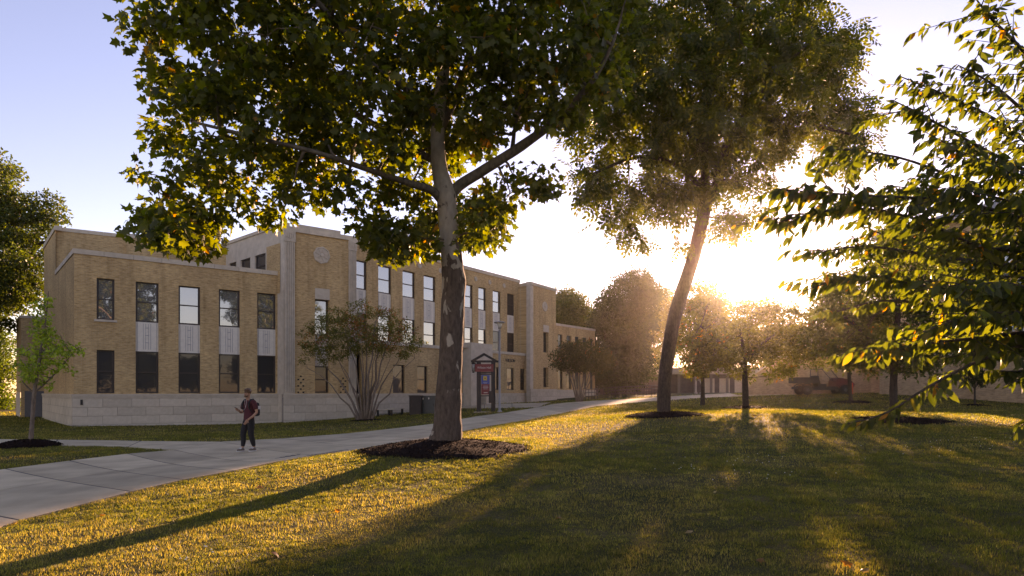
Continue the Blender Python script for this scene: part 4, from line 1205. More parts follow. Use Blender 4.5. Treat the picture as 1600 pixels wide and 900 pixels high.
bg_tree('broadleaf_tree', 'large dark broadleaf tree at the left edge with sunlit yellow-green top', -45, 52,
        [(-220, 260), (-120, 215), (-60, 225), (-20, 240), (10, 248), (28, 285), (22, 310), (55, 310), (75, 292), (95, 312), (98, 328), (80, 345), (84, 385), (70, 400), (62, 430), (62, 465), (40, 475), (30, 490), (12, 505), (0, 520), (-40, 545), (-120, 560), (-220, 500)],
        61, [(.028, .052, .012), (.068, .092, .018)], ncl=230, rcl=1.25, per=115, ls=.42, trunk_w=9, T=4, group=None)
bg_tree('broadleaf_tree', 'low green tree at the far left edge beyond the annex', -20, 70, [(-110, 560), (-70, 520), (-20, 515), (5, 525), (20, 545), (22, 580), (14, 610), (18, 640), (-20, 640), (-100, 630)], 62, [(.04, .075, .014), (.09, .13, .02)], ncl=90, rcl=1.2, per=60, ls=.45, T=3)
bg_tree('broadleaf_tree', 'round-topped tree rising just behind the far end of the building', 900, 92, [(862, 470), (878, 452), (898, 458), (912, 470), (924, 484), (928, 510), (915, 530), (870, 530), (860, 500)], 63, [(.05, .065, .016), (.085, .09, .02)], ncl=70, rcl=1.4, per=60, ls=.5, trunk_w=4)
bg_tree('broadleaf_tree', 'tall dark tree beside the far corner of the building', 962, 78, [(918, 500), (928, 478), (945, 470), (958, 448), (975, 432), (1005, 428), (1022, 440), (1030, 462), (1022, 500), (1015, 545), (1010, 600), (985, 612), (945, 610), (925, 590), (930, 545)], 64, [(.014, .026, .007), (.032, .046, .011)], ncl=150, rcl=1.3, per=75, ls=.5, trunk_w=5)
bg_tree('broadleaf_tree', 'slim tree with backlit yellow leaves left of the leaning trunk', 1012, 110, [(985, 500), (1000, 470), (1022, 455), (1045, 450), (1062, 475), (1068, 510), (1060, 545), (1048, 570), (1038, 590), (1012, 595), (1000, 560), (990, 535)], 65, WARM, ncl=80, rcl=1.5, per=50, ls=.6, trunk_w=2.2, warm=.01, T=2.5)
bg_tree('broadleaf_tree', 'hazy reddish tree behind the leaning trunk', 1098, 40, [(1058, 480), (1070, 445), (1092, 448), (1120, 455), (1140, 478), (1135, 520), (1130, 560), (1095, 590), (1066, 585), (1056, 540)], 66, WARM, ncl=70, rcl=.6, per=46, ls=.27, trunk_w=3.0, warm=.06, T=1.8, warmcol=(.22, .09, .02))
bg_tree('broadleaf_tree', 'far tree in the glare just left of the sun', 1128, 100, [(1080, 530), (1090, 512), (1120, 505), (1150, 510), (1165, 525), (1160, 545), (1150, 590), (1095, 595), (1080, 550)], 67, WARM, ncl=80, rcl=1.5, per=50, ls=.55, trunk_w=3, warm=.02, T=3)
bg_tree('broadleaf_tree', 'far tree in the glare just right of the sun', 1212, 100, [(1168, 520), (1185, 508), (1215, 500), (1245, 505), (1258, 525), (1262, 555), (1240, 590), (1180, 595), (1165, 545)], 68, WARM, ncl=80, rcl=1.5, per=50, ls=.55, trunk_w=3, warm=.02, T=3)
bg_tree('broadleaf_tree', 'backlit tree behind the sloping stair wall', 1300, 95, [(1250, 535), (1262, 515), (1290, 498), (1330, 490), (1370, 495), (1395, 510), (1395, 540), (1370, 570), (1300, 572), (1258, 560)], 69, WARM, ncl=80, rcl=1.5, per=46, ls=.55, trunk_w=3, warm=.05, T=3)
bg_tree('ornamental_shrub', 'small upright shrub before the right-hand brick wall', 1523, 34, [(1504, 590), (1510, 570), (1520, 562), (1532, 566), (1542, 580), (1544, 600), (1530, 606), (1512, 608)], 70, DARK, ncl=26, rcl=.22, per=40, ls=.12, trunk_w=1.4, T=.4, group=None)
bpy.context.view_layer.update()
# ------------------------------------------------------------------ mulch rings
MULCH = []                                            # (x, y, rx, ry)
def mulch_bed(label, px, Y, rpx, hgt, nchips=0, ratio=1.0):
    c = on_ground(px, Y); R = rpx * Y / F
    MULCH.append((c.x, c.y, R, R * ratio))
    t = thing('mulch_bed', label, 'mulch', tuple(c), 'dark mulch rings around trees')
    r = np.random.default_rng(int(px)); mb = MB(); n, m = 40, 10
    ph = r.uniform(0, 6, 4)
    def rad(w): return 1 + .05 * math.sin(3 * w + ph[0]) + .04 * math.sin(5 * w + ph[1]) + .03 * math.sin(9 * w + ph[2])
    V = []
    for i in range(m + 1):
        f = i / m
        for k in range(n):
            w = 2 * math.pi * k / n; q = R * f * rad(w)
            x, y = c.x + q * math.cos(w), c.y + q * math.sin(w) * ratio
            V.append((x, y))
    V = np.array(V); z = ground_z(V[:, 0], V[:, 1])
    fr = np.repeat(np.arange(m + 1) / m, n)
    z = z + hgt * (1 - fr ** 2) ** .8 + r.uniform(-.015, .015, len(V)) * (fr < .95) - .03 * (fr > .97) + .015
    mb.v = [(a[0], a[1], b) for a, b in zip(V, z)]
    for i in range(m):
        for k in range(n):
            k2 = (k + 1) % n
            mb.f.append((i * n + k, (i + 1) * n + k, (i + 1) * n + k2, i * n + k2)); mb.uv.append(((0, 0),) * 4); mb.mi.append(0); mb.sm.append(True)
    mb.build('mulch_mound', M['mulch'], t)
    if nchips:
        f = np.sqrt(r.random(nchips)) * 1.03; w = r.uniform(0, 2 * np.pi, nchips)
        kk = np.array([rad(a) for a in w])
        x = c.x + R * f * kk * np.cos(w); y = c.y + R * f * kk * np.sin(w) * ratio
        z = ground_z(x, y) + hgt * np.clip(1 - f ** 2, 0, 1) ** .8 + .022
        ax = unit(r.normal(size=(nchips, 3)) * [1, 1, .35]); nr = unit(np.array([0, 0, 1.]) + r.normal(size=(nchips, 3)) * .7)
        V = np.array([[-.5, -.16, 0], [.5, -.12, 0], [.42, .16, .05], [-.5, .14, .03], [-.5, -.16, -.1], [.5, -.12, -.1]]); Fc = np.array([[0, 1, 2], [0, 2, 3], [0, 4, 5], [0, 5, 1]])
        col_ = np.array([.022, .011, .008]) * r.uniform(.35, 1.7, (nchips, 1)); pale = r.random(nchips) < .03; col_[pale] = np.array([.13, .085, .06])
        sz = r.uniform(.022, .06, nchips) * max(1, Y / 20)
        o = link('wood_chip', leaves_mesh('wood_chip', (V, Fc), np.c_[x, y, z], ax, nr, sz, col_), M['chipmat'], t); o["kind"] = "stuff"
    return t
m_, nt_, out_ = newmat("wood_chip"); b_ = N(nt_, "ShaderNodeBsdfPrincipled"); b_.inputs["Roughness"].default_value = .95; b_.inputs["Specular IOR Level"].default_value = .05
nt_.links.new(N(nt_, "ShaderNodeVertexColor", layer_name="tint").outputs[0], b_.inputs["Base Color"]); nt_.links.new(b_.outputs[0], out_.inputs[0]); M['chipmat'] = m_
mulch_bed('large dark mulch ring around the mottled plane tree trunk', 693, 15.1, 138, .10, 5200, 1.05)
mulch_bed('dark mulch ring around the leaning tree', 1036, 26, 62, .14, 1600)
mulch_bed('small mulch ring under the young tree below the sun', 1166, 35, 38, .12, 500)
mulch_bed('wide mulch ring around the dense young tree at right', 1402, 22, 68, .12, 1500)
mulch_bed('mulch ring around the slender tree before the utility cart', 1331, 38, 28, .10, 300)
mulch_bed('thin mulch patch under the small shrub by the right-hand wall', 1524, 34, 20, .06, 200)
mulch_bed('black mulch mound around the sapling at far left', 44, 20, 44, .20, 1500)
mulch_bed('bare mulch patch under the orange-tinged crape myrtle', 572, 39.5, 24, .04, 100)

# ------------------------------------------------------------------ grass blades
BLD = [[PA.pt(-.2, 0, .15).xy, PA.pt(PA.L, 0, .15).xy, PT.pt(0, 0, .3).xy, PT.pt(sT1, 0, .3).xy, PL.pt(0, 0, .15).xy, PL.pt(PL.L, 0, .2).xy, PD.pt(sD0, 0, .2).xy, PD.pt(sD1, 0, .2).xy, PE.pt(PE.L, 0, .2).xy, (-10, 95), (-45, 80), (corner + back * 16).xy]]
def grass():
    r = np.random.default_rng(99)
    bands = [(4.2, 7, 4600, .0085, .032), (7, 10, 3000, .011, .034), (10, 14, 1700, .015, .037), (14, 20, 800, .021, .041), (20, 30, 320, .031, .050), (30, 46, 110, .048, .062), (46, 62, 40, .078, .08)]
    X, Y, W, Hh = [], [], [], []
    for y0, y1, dens, w, h in bands:
        kx = .90
        n = int(dens * kx * (y1 ** 2 - y0 ** 2))
        y = np.sqrt(r.uniform(y0 ** 2, y1 ** 2, n)); x = r.uniform(-kx, kx, n) * y
        X.append(x); Y.append(y); W.append(np.full(n, w) * y / ((y0 + y1) / 2)); Hh.append(np.full(n, h))
    X = np.concatenate(X); Y = np.concatenate(Y); W = np.concatenate(W); Hh = np.concatenate(Hh)
    keep = ~in_paving(X, Y)
    for q in BLD: keep &= ~inside([tuple(p) for p in q], X, Y)
    for cx, cy, rx, ry in MULCH: keep &= ((X - cx) / rx) ** 2 + ((Y - cy) / ry) ** 2 > r.uniform(.86, 1.06, len(X)) ** 2
    n1 = vnoise(X * .55 + 40, Y * .55 + 40, 1); n2 = vnoise(X * 2.2, Y * 2.2 + 70, 2); n3 = vnoise(X * 7, Y * 7, 3)
    cov = .55 * n1 + .3 * n2 + .15 * n3                 # thin, dry and thick patches
    keep &= r.random(len(X)) < np.clip(1.5 - 1.3 * np.clip((cov - .52) / .2, 0, 1), .38, 1)
    X, Y, W, Hh, cov, n2, n3 = (a[keep] for a in (X, Y, W, Hh, cov, n2, n3))
    n = len(X)
    Z = ground_z(X, Y) - .006
    tall = .38 + 1.05 * n3 + .7 * (n2 - .5)
    H = Hh * np.clip(tall, .45, 1.5) * r.uniform(.6, 1.35, n)
    az = r.uniform(0, 2 * np.pi, n); lean = r.uniform(.1, .8, n)
    dx, dy = np.cos(az), np.sin(az)
    base = np.c_[X, Y, Z]
    side = np.c_[-dy, dx, np.zeros(n)] * (W * r.uniform(.6, 1.3, n))[:, None] * .5
    tip = base + np.c_[dx * lean, dy * lean, np.ones(n)] * H[:, None]
    v = np.stack([base - side, base + side, tip], 1).reshape(-1, 3)
    dry = np.clip((cov - .47) / .16, 0, 1) * .75 + r.random(n) * .28
    g = np.array([.054, .066, .016]); g2 = np.array([.115, .114, .030]); s = np.array([.20, .165, .07])
    k = r.random((n, 1)); c = g * (1 - k) + g2 * k
    isdry = (r.random(n) < dry * .80)
    c[isdry] = s * r.uniform(.55, 1.2, (isdry.sum(), 1))
    c *= r.uniform(.75, 1.25, (n, 1)) * (.72 + .56 * vnoise(X * 3.1 + 9, Y * 3.1, 8))[:, None]
    cc = np.repeat(c, 3, 0); cc[0::3] *= 1; 
    me_ = np_mesh('grass', v, np.arange(3 * n).reshape(-1, 3), cc)
    o = link('grass', me_, leaf_mat("grass_blade", .55, (1.0, .95, .34), .55, 3.0)); tag(o, 'patchy mown green and straw-coloured grass of the lawn', 'grass', kind='stuff')
grass()
# fallen leaves and clover heads
def litter():
    r = np.random.default_rng(12)
    spots = [(532, 802), (640, 792), (432, 868), (1293, 886), (1333, 887), (1345, 899), (1183, 882), (1228, 890), (1250, 812), (1543, 768), (1548, 772), (1528, 783), (1580, 800), (1412, 760), (1462, 855), (1440, 860), (1476, 656), (1500, 670), (1538, 665), (1570, 668), (1175, 650),
             (28, 820), (165, 808), (205, 832), (404, 762), (585, 868), (870, 812), (690, 785), (805, 745), (1070, 838), (1010, 742), (1120, 770), (1378, 786), (1330, 812), (980, 860), (900, 835), (760, 880), (1200, 846)]
    ms = []
    for k, c in enumerate([(.40, .16, .03), (.30, .20, .09), (.22, .10, .03), (.42, .33, .2)]):
        V, Fc = T_CHERRY if k % 2 else T_PLANE
        m = np_mesh('fallen_leaf', V * [1, 1, 1.6], Fc, np.repeat(np.array(c)[None], len(V), 0)); m.materials.append(M['leaf_far']); ms.append(m)
    used = set()
    for i, (x, y) in enumerate(spots):
        hue = ['orange', 'tan', 'brown', 'pale'][i % 4]; place = ('at the path edge' if x < 250 else 'left of the plane tree shadow' if x < 500 else 'in the sunlit centre grass' if x < 830 else 'in the broad central shadow' if x < 1180 else 'near the right mulch ring' if y < 690 else 'in the right foreground shade')
        if (hue, place) in used: continue
        used.add((hue, place))
        p = G(x, y); s = r.uniform(.08, .14)
        o = link('fallen_leaf', ms[i % 4], None, None, Matrix.Translation(p + Vector((0, 0, .035))) @ Euler((r.uniform(-.5, .5), r.uniform(-.5, .5), r.uniform(0, 6))).to_matrix().to_4x4() @ Matrix.Scale(s, 4))
        tag(o, f'{hue} curled fallen leaf lying on the grass {place}', 'leaf', 'fallen leaves scattered on the lawn')
    pts = []
    for x, y, n, sp in ((275, 868, 9, .35), (1180, 722, 16, .8), (1215, 745, 10, .6), (1530, 690, 14, .9), (1480, 705, 12, .8), (1060, 735, 8, .6)):
        c = G(x, y)
        for _ in range(n):
            X, Y = c.x + r.normal() * sp, c.y + r.normal() * sp * .6; pts.append((X, Y, gz(X, Y) + .05))
    pts = np.array(pts); V = np.array([[1, 0, 0], [-1, 0, 0], [0, 1, 0], [0, -1, 0], [0, 0, 1], [0, 0, -1]], float); Fc = np.array([[0, 2, 4], [2, 1, 4], [1, 3, 4], [3, 0, 4], [2, 0, 5], [1, 2, 5], [3, 1, 5], [0, 3, 5]])
    n = len(pts)
    o = link('clover_flower', leaves_mesh('clover_flower', (V, Fc), pts, np.tile([0., 1, 0], (n, 1)), np.tile([0., 0, 1], (n, 1)), np.full(n, .011), np.tile([.7, .66, .55], (n, 1))), M['chipmat'])
    tag(o, 'tiny white clover heads dotted through the grass', 'flower', kind='stuff')
litter()

# ------------------------------------------------------------------ kiosk sign
def kiosk():
    Y = 44.0
    a = on_ground(745.5, Y); b = on_ground(771.5, Y)
    zb = min(a.z, b.z)
    t = thing('campus_sign', 'dark timber-framed sign board with gabled top, red header and blue poster', 'sign', tuple((a + b) / 2))
    u = Y / F
    X = lambda px: (px - 800) * u
    Z = lambda py: EYE + (HZ - py) * u
    mw = simple("sign_frame_paint", (.028, .018, .015), .55, .2); red = simple("sign_red", (.24, .028, .028), .5, .06); blue = simple("sign_blue", (.035, .075, .30), .5, .06)
    yel = simple("sign_yellow", (.62, .42, .06), .5, .05); wht = simple("sign_print_white", (.62, .58, .55), .6, .05)
    for x0, x1 in ((745, 751.5), (767.5, 774)):
        mb = MB(); mb.box(X(x0), X(x1), Y - .14, Y + .14, zb - .2, Z(566)); mb.build('post', mw, t)
    mb = MB()
    mb.box(X(736), X(779.5), Y - .18, Y + .18, Z(566.3), Z(563.3)); mb.build('beam', mw, t)
    for s in (-1, 1):
        mb = MB(); p = Vector((X(756.5), Y, Z(553.5))); q = Vector((X(756.5 + s * 19.5), Y, Z(564.8)))
        d = (q - p); mb.obox((p + q) / 2, d * .52, (0, .2, 0), Vector((-d.z, 0, d.x)).normalized() * .075); mb.build('rafter', mw, t)
    mb = MB(); mb.box(X(742.5), X(771), Y - .16, Y - .04, Z(581), Z(569)); h = mb.build('header_panel', red, t)
    text_mesh("Wilson Hall", .20, .004, plane_matrix(Vector((X(756.7), Y - .168, Z(574.7))), (1, 0, 0), (0, -1, 0)), 'header_lettering', wht, h)
    for y0, y1 in ((583.5, 581.5), (586, 584.2)):
        mb = MB(); mb.box(X(746), X(772), Y - .1, Y + .1, Z(y0), Z(y1)); mb.build('cross_rail', mw, t)
    mb = MB(); mb.box(X(751), X(766.5), Y - .10, Y + .0, Z(617.5), Z(586)); pb = mb.build('poster_case', simple("poster_border", (.45, .38, .30), .6, .1), t)
    mb = MB(); mb.box(X(752.3), X(765), Y - .125, Y - .105, Z(600), Z(586.3)); bp = mb.build('poster_upper_half', blue, pb)
    mb = MB(); mb.box(X(755.2), X(761), Y - .14, Y - .127, Z(594.5), Z(587.8)); mb.build('poster_emblem', yel, pb)
    mb = MB(); c = Vector((X(758.1), Y - .141, Z(591.2)))
    for k in range(5):
        w0, w1 = k * 2 * math.pi / 5 + math.pi / 2, (k + .5) * 2 * math.pi / 5 + math.pi / 2; w2 = (k - .5) * 2 * math.pi / 5 + math.pi / 2
        mb.poly([c, c + Vector((math.cos(w2) * .035, 0, math.sin(w2) * .035)), c + Vector((math.cos(w0) * .08, 0, math.sin(w0) * .08)), c + Vector((math.cos(w1) * .035, 0, math.sin(w1) * .035))])
    mb.build('poster_emblem', red, pb)
    mb = MB(); mb.box(X(752.3), X(765), Y - .124, Y - .104, Z(616.3), Z(600.2)); mb.build('poster_lower_half', red, pb)
    mb = MB()
    for py, x0, x1, hh in ((597, 755, 762, .5), (598.5, 756, 761, .4), (603, 755, 762.5, .6), (605, 754.5, 763, .6), (607.3, 755.5, 762, .6), (613, 756, 762, 1.0)):
        mb.box(X(x0), X(x1), Y - .134, Y - .126, Z(py + hh), Z(py))
    mb.build('poster_print', wht, pb)
    mb = MB(); mb.box(X(749), X(769), Y - .1, Y + .06, Z(619.3), Z(617.6)); mb.build('cross_rail', mw, t)
    mb = MB(); mb.box(X(764), X(772.5), Y - .3, Y - .145, Z(629.5), Z(611)); mb.build('leaflet_box', mw, t)
    mb = MB(); c = Vector((X(739.8), Y, 0))
    for z0, z1, r0 in ((Z(582.5), Z(580.5), .09), (Z(569), Z(566.5), .17)): mb.lathe((c.x, c.y, z0), [(r0 * .6, 0), (r0, (z1 - z0) * .5), (r0 * .5, z1 - z0)], 8)
    mb.box(X(742), X(745.2), Y - .03, Y + .03, Z(569.5), Z(568)); 
    for k in range(4):
        w = k * math.pi / 2 + .78; mb.tube([(c.x + .13 * math.cos(w), c.y + .13 * math.sin(w), Z(580.5)), (c.x + .15 * math.cos(w), c.y + .15 * math.sin(w), Z(569))], [.014, .014], 4)
    ln = mb.build('lantern', mw, t)
    mb = MB(); mb.lathe((c.x, c.y, Z(580.5)), [(.10, 0), (.125, Z(569) - Z(580.5))], 8); mb.build('lantern_glass', simple("lantern_glass", (.30, .29, .26), .2, .1), ln)
    mb = MB(); mb.box(X(741), X(780), Y - .5, Y + .5, zb - .15, zb + .06); mb.build('footing', M['concrete'], t)
kiosk()
# ------------------------------------------------------------------ lamp posts
def lamp_post(label, px, Y, top, w, head=True):
    b = on_ground(px, Y); t = thing('lamp_post', label, 'lamp', tuple(b), 'lamp posts along the path')
    zt = EYE + (HZ - top) * Y / F; R = w * Y / F
    mb = MB(); mb.lathe((b.x, b.y, b.z - .1), [(R * 2.2, 0), (R * 2.2, .18), (R, .24), (R * .8, zt - b.z - .45)], 10); mb.build('pole', M['galv'], t)
    if head:
        h = MB(); h.lathe((b.x, b.y, zt - .52), [(R * .9, 0), (R * 1.3, .05), (R * 1.3, .1)], 12); h.lathe((b.x, b.y, zt - .12), [(.12, -.02), (.37, 0), (.38, .05), (.3, .1), (.05, .14)], 18)
        for k in range(3):
            w_ = k * 2.1; h.tube([(b.x + .1 * math.cos(w_), b.y + .1 * math.sin(w_), zt - .44), (b.x + .26 * math.cos(w_), b.y + .26 * math.sin(w_), zt - .12)], [.012, .012], 4)
        h.build('lamp_head', M['galv'], t)
        g = MB(); g.lathe((b.x, b.y, zt - .42), [(.09, 0), (.20, .29)], 14); g.build('lamp_glass', simple("lamp_glass", (.75, .72, .66), .25, .05), t)
lamp_post('slim grey lamp post with saucer top beside the dark sign board', 780.5, 43.0, 502, 1.9)
lamp_post('short far lamp post under the trees beyond the leaning trunk', 1096, 68, 593, 1.3)
bpole = on_ground(1087.5, 66); mb = MB(); mb.lathe((bpole.x, bpole.y, bpole.z - .1), [(.14, 0), (.14, .3), (.07, .35), (.055, 3.9)], 8)
tag(mb.build('flagpole', M['galv'], None), 'plain pale pole standing under the far trees left of the sun', 'pole')
# ------------------------------------------------------------------ bench and utility cabinets by the building
def bench(label, px, Y, L, ang):
    b = on_ground(px, Y); t = thing('bench', label, 'bench', tuple(b), 'low benches beside the building wall')
    d = Vector((math.cos(ang), math.sin(ang), 0)); n = Vector((-d.y, d.x, 0))
    for k in (-1, 0, 1):
        mb = MB(); mb.obox(b + n * (.14 * k) + Vector((0, 0, .47)), d * L / 2, n * .06, Vector((0, 0, .03))); mb.build('seat_plank', M['block'], t)
    for s in (-1, 1):
        mb = MB(); mb.obox(b + d * (s * L * .36) + Vector((0, 0, .22)), d * .03, n * .18, Vector((0, 0, .22))); mb.build('leg', M['black_metal'], t)
    mb = MB(); mb.obox(b + Vector((0, 0, .15)), d * L * .36, n * .02, Vector((0, 0, .02))); mb.build('stretcher', M['black_metal'], t)
bench('low stone-topped bench by the wall, the one nearer the crape myrtle', 601, 44.5, 1.35, .5)
bench('low stone-topped bench by the wall, the one nearer the utility cabinets', 618, 45.5, 1.35, .5)
def cabinet(label, x0, x1, top, Y, depth, mat, name, decals):
    b = on_ground((x0 + x1) / 2, Y); t = thing(name, label, 'utility box', tuple(b)); u = Y / F
    X0, X1 = (x0 - 800) * u, (x1 - 800) * u; zt = EYE + (HZ - top) * u
    mb = MB(); mb.box(X0, X1, Y, Y + depth, b.z - .2, zt); bd = mb.build('cabinet_body', mat, t)
    mb = MB(); mb.box(X0 - .04, X1 + .04, Y - .04, Y + depth + .04, zt, zt + .07); mb.build('lid', mat, t)
    n = 2 if x1 - x0 > 20 else 1
    for k in range(n):
        w = (X1 - X0) / n; mb = MB(); mb.box(X0 + k * w + .05, X0 + (k + 1) * w - .05, Y - .025, Y - .001, b.z + .12, zt - .08); dd = mb.build('door', mat, t)
        mb = MB(); mb.box(X0 + k * w + .12, X0 + k * w + .16, Y - .06, Y - .026, (b.z + zt) / 2 - .1, (b.z + zt) / 2 + .1); mb.build('handle', M['black_metal'], dd)
    for (px, py, s) in decals:
        mb = MB(); mb.box((px - s - 800) * u, (px + s - 800) * u, Y - .034, Y - .027, EYE + (HZ - py - s * 1.5) * u, EYE + (HZ - py + s * 1.5) * u); mb.build('sticker', M['spandrel'], t)
cabinet('dark brown utility cabinet against the building wall', 639.5, 657.5, 619.5, 44.5, .9, simple("brown_cabinet", (.035, .024, .020), .6, .2), 'utility_cabinet', [])
cabinet('grey-green transformer box with white stickers beside the plane tree trunk', 659, 690, 620, 45.2, 1.2, simple("green_cabinet", (.075, .08, .072), .55, .12), 'transformer_box', [(661, 623, .9), (670, 622.5, .9)])
# ------------------------------------------------------------------ ramp railing at the far corner
def railing(label, pts, posts, hgt=1.05, bars=3):
    P3 = [on_ground(px, Y) for px, Y in pts]
    t = thing('metal_railing', label, 'railing', tuple(P3[0]), 'ramp railings by the far corner')
    def at(f):
        k = min(int(f * (len(P3) - 1)), len(P3) - 2); u = f * (len(P3) - 1) - k; return P3[k].lerp(P3[k + 1], u)
    for j in range(bars):
        z = hgt * (1 - j * .30); mb = MB(); mb.tube([at(f) + Vector((0, 0, z)) for f in np.linspace(0, 1, 6)], .03, 6, cap=True); mb.build('rail', M['black_metal'], t)
    for k in range(posts):
        p = at(k / (posts - 1)); mb = MB(); mb.tube([p - Vector((0, 0, .1)), p + Vector((0, 0, hgt))], .028, 6); mb.build('post', M['black_metal'], t)
railing('dark metal ramp railing running from the far corner of the building', [(943, 62), (985, 63), (1031, 64)], 8)
railing('short dark metal railing at the foot of the far crape myrtle', [(915, 58), (934, 60)], 5)
railing('second ramp railing behind, lower and farther down the slope', [(950, 66), (990, 67), (1036, 68)], 8)
# ------------------------------------------------------------------ right-hand brick building and stair wall
def right_side():
    R = thing('brick_hall', 'brick building at the right behind the cherry branches with white-framed windows', 'building', (27, 47, 1.2))
    pr0 = Plane((26.4, 46.0), (31.4, 33.4))
    pr0 = Plane(pr0.pt(0, 0).xy, pr0.pt(pr0.L + 6, 0).xy)
    zs = EYE + 2.5; zt = EYE + 11.3
    win = []
    for x0, x1, y0, y1 in ((1474, 1500, 440, 384), (1503, 1530, 440, 384), (1562, 1600, 545, 470), (1604, 1650, 545, 470), (1562, 1600, 440, 372), (1604, 1650, 440, 372), (1474, 1500, 553, 490), (1503, 1530, 553, 490)):
        s0, s1 = pr0.s_of(x0), pr0.s_of(x1)
        zc_ = pr0.z_of((x0 + x1) / 2, (y0 + y1) / 2)
        z0, z1 = (zs + .1, zs + 2.4) if zc_ < EYE + 5 else (EYE + 6.2, EYE + 8.4)
        win.append((s0, s1, z0, z1))
    mb = MB(); wall_mesh(mb, pr0, 0, pr0.L, -.2, zt - .4, win, reveal=.25); mb.build('brick_wall', M['brick2'], R)
    white = simple("white_window_frame", (.62, .63, .66), .5, .06)
    for s0, s1, z0, z1 in win:
        mb = MB()
        for a, b in ((s0, s0 + .1), (s1 - .1, s1), ((s0 + s1) / 2 - .05, (s0 + s1) / 2 + .05)): pbox(mb, pr0, a, b, z0, z1, -.2, -.08)
        for c, d in ((z0, z0 + .1), (z1 - .1, z1), ((z0 + z1) / 2 - .04, (z0 + z1) / 2 + .04)): pbox(mb, pr0, s0, s1, c, d, -.19, -.085)
        w = mb.build('window', white, R); g = MB(); pbox(g, pr0, s0 + .1, s1 - .1, z0 + .1, z1 - .1, -.17, -.15); g.build('pane', M['pane_sky'], w)
    mb = MB(); pbox(mb, pr0, -.05, pr0.L, zs - .2, zs, -.1, .12); mb.build('stone_band', M['stone'], R)
    mb = MB(); pbox(mb, pr0, -.3, pr0.L + .3, zt - .4, zt + .1, -6, .5); mb.build('roof', simple("grey_metal_roof", (.30, .31, .33), .6, .1), R)
    body('wall_body', [inset(pr0, .02, -.3), inset(pr0, pr0.L, -.3), inset(pr0, pr0.L, -12), inset(pr0, .02, -12)], -.2, zt - .42, R, mat='brick2')
    q = thing('stair_wall', 'low brick wall with sloping stone cap beside the parked cart', 'wall', (18.9, 50.5, 1.3))
    ps = Plane((19.6, 53.6), (29.5, 46.2))
    zf = EYE + 1.2
    zb, zh = 1.0, EYE + 2.7
    c0, c1 = .35, 2.6
    mb = MB(); mb.poly([ps.pt(0, zb), ps.pt(ps.L, zb), ps.pt(ps.L, zh), ps.pt(c1, zh), ps.pt(c0, zf), ps.pt(0, zf)], uv=[(0, zb), (ps.L, zb), (ps.L, zh), (c1, zh), (c0, zf), (0, zf)])
    mb.poly([ps.pt(0, zb, -.4), ps.pt(0, zb), ps.pt(0, zf), ps.pt(0, zf, -.4)]); mb.poly([ps.pt(0, zb, -.4), ps.pt(0, zf, -.4), ps.pt(c0, zf, -.4), ps.pt(c1, zh, -.4), ps.pt(ps.L, zh, -.4), ps.pt(ps.L, zb, -.4)])
    mb.build('brick_wall', M['brick2'], q)
    cm = MB()
    for (sa, za), (sb_, zb_) in (((-.1, zf), (c0, zf)), ((c0, zf), (c1, zh)), ((c1, zh), (ps.L, zh))):
        a, b = ps.pt(sa, za, -.2), ps.pt(sb_, zb_, -.2); d = b - a; up = Vector((-d.normalized().z * ps.d.x, -d.normalized().z * ps.d.y, Vector((d.x, d.y)).length / d.length))
        cm.obox((a + b) / 2 + up * .09, d / 2, -ps.Nn() * .3, up * .09)
    cm.build('stone_cap', M['stone'], q)
    # far pavilion beyond the lawn
    f = thing('far_pavilion', 'long low dark building with flat roof glimpsed beyond the far trees', 'building', (20, 92, 1.3))
    mb = MB(); mb.box(7, 37, 92, 100, .5, 4.1); mb.build('wall', simple("pavilion_wall", (.11, .085, .07), .9, .2, 1.5), f)
    mb = MB(); mb.box(6.4, 37.6, 91, 101, 4.1, 5.0); mb.build('roof', simple("pavilion_fascia", (.30, .24, .19), .8, .1), f)
    for k in range(12):
        x = 7.6 + k * 2.3; mb = MB(); mb.box(x, x + .3, 91.3, 91.6, .8, 4.1); mb.build('column', simple("pavilion_column", (.16, .13, .11), .8, .1) if k == 0 else bpy.data.materials["pavilion_column"], f)
    for k in range(3):
        x = 27.6 + k * 2.2; mb = MB(); mb.box(x, x + 1.5, 91.95, 91.99, 1.2, 3.5); mb.build('door', simple("pavilion_door", (.42, .35, .27), .7, .1) if k == 0 else bpy.data.materials["pavilion_door"], f)
right_side()
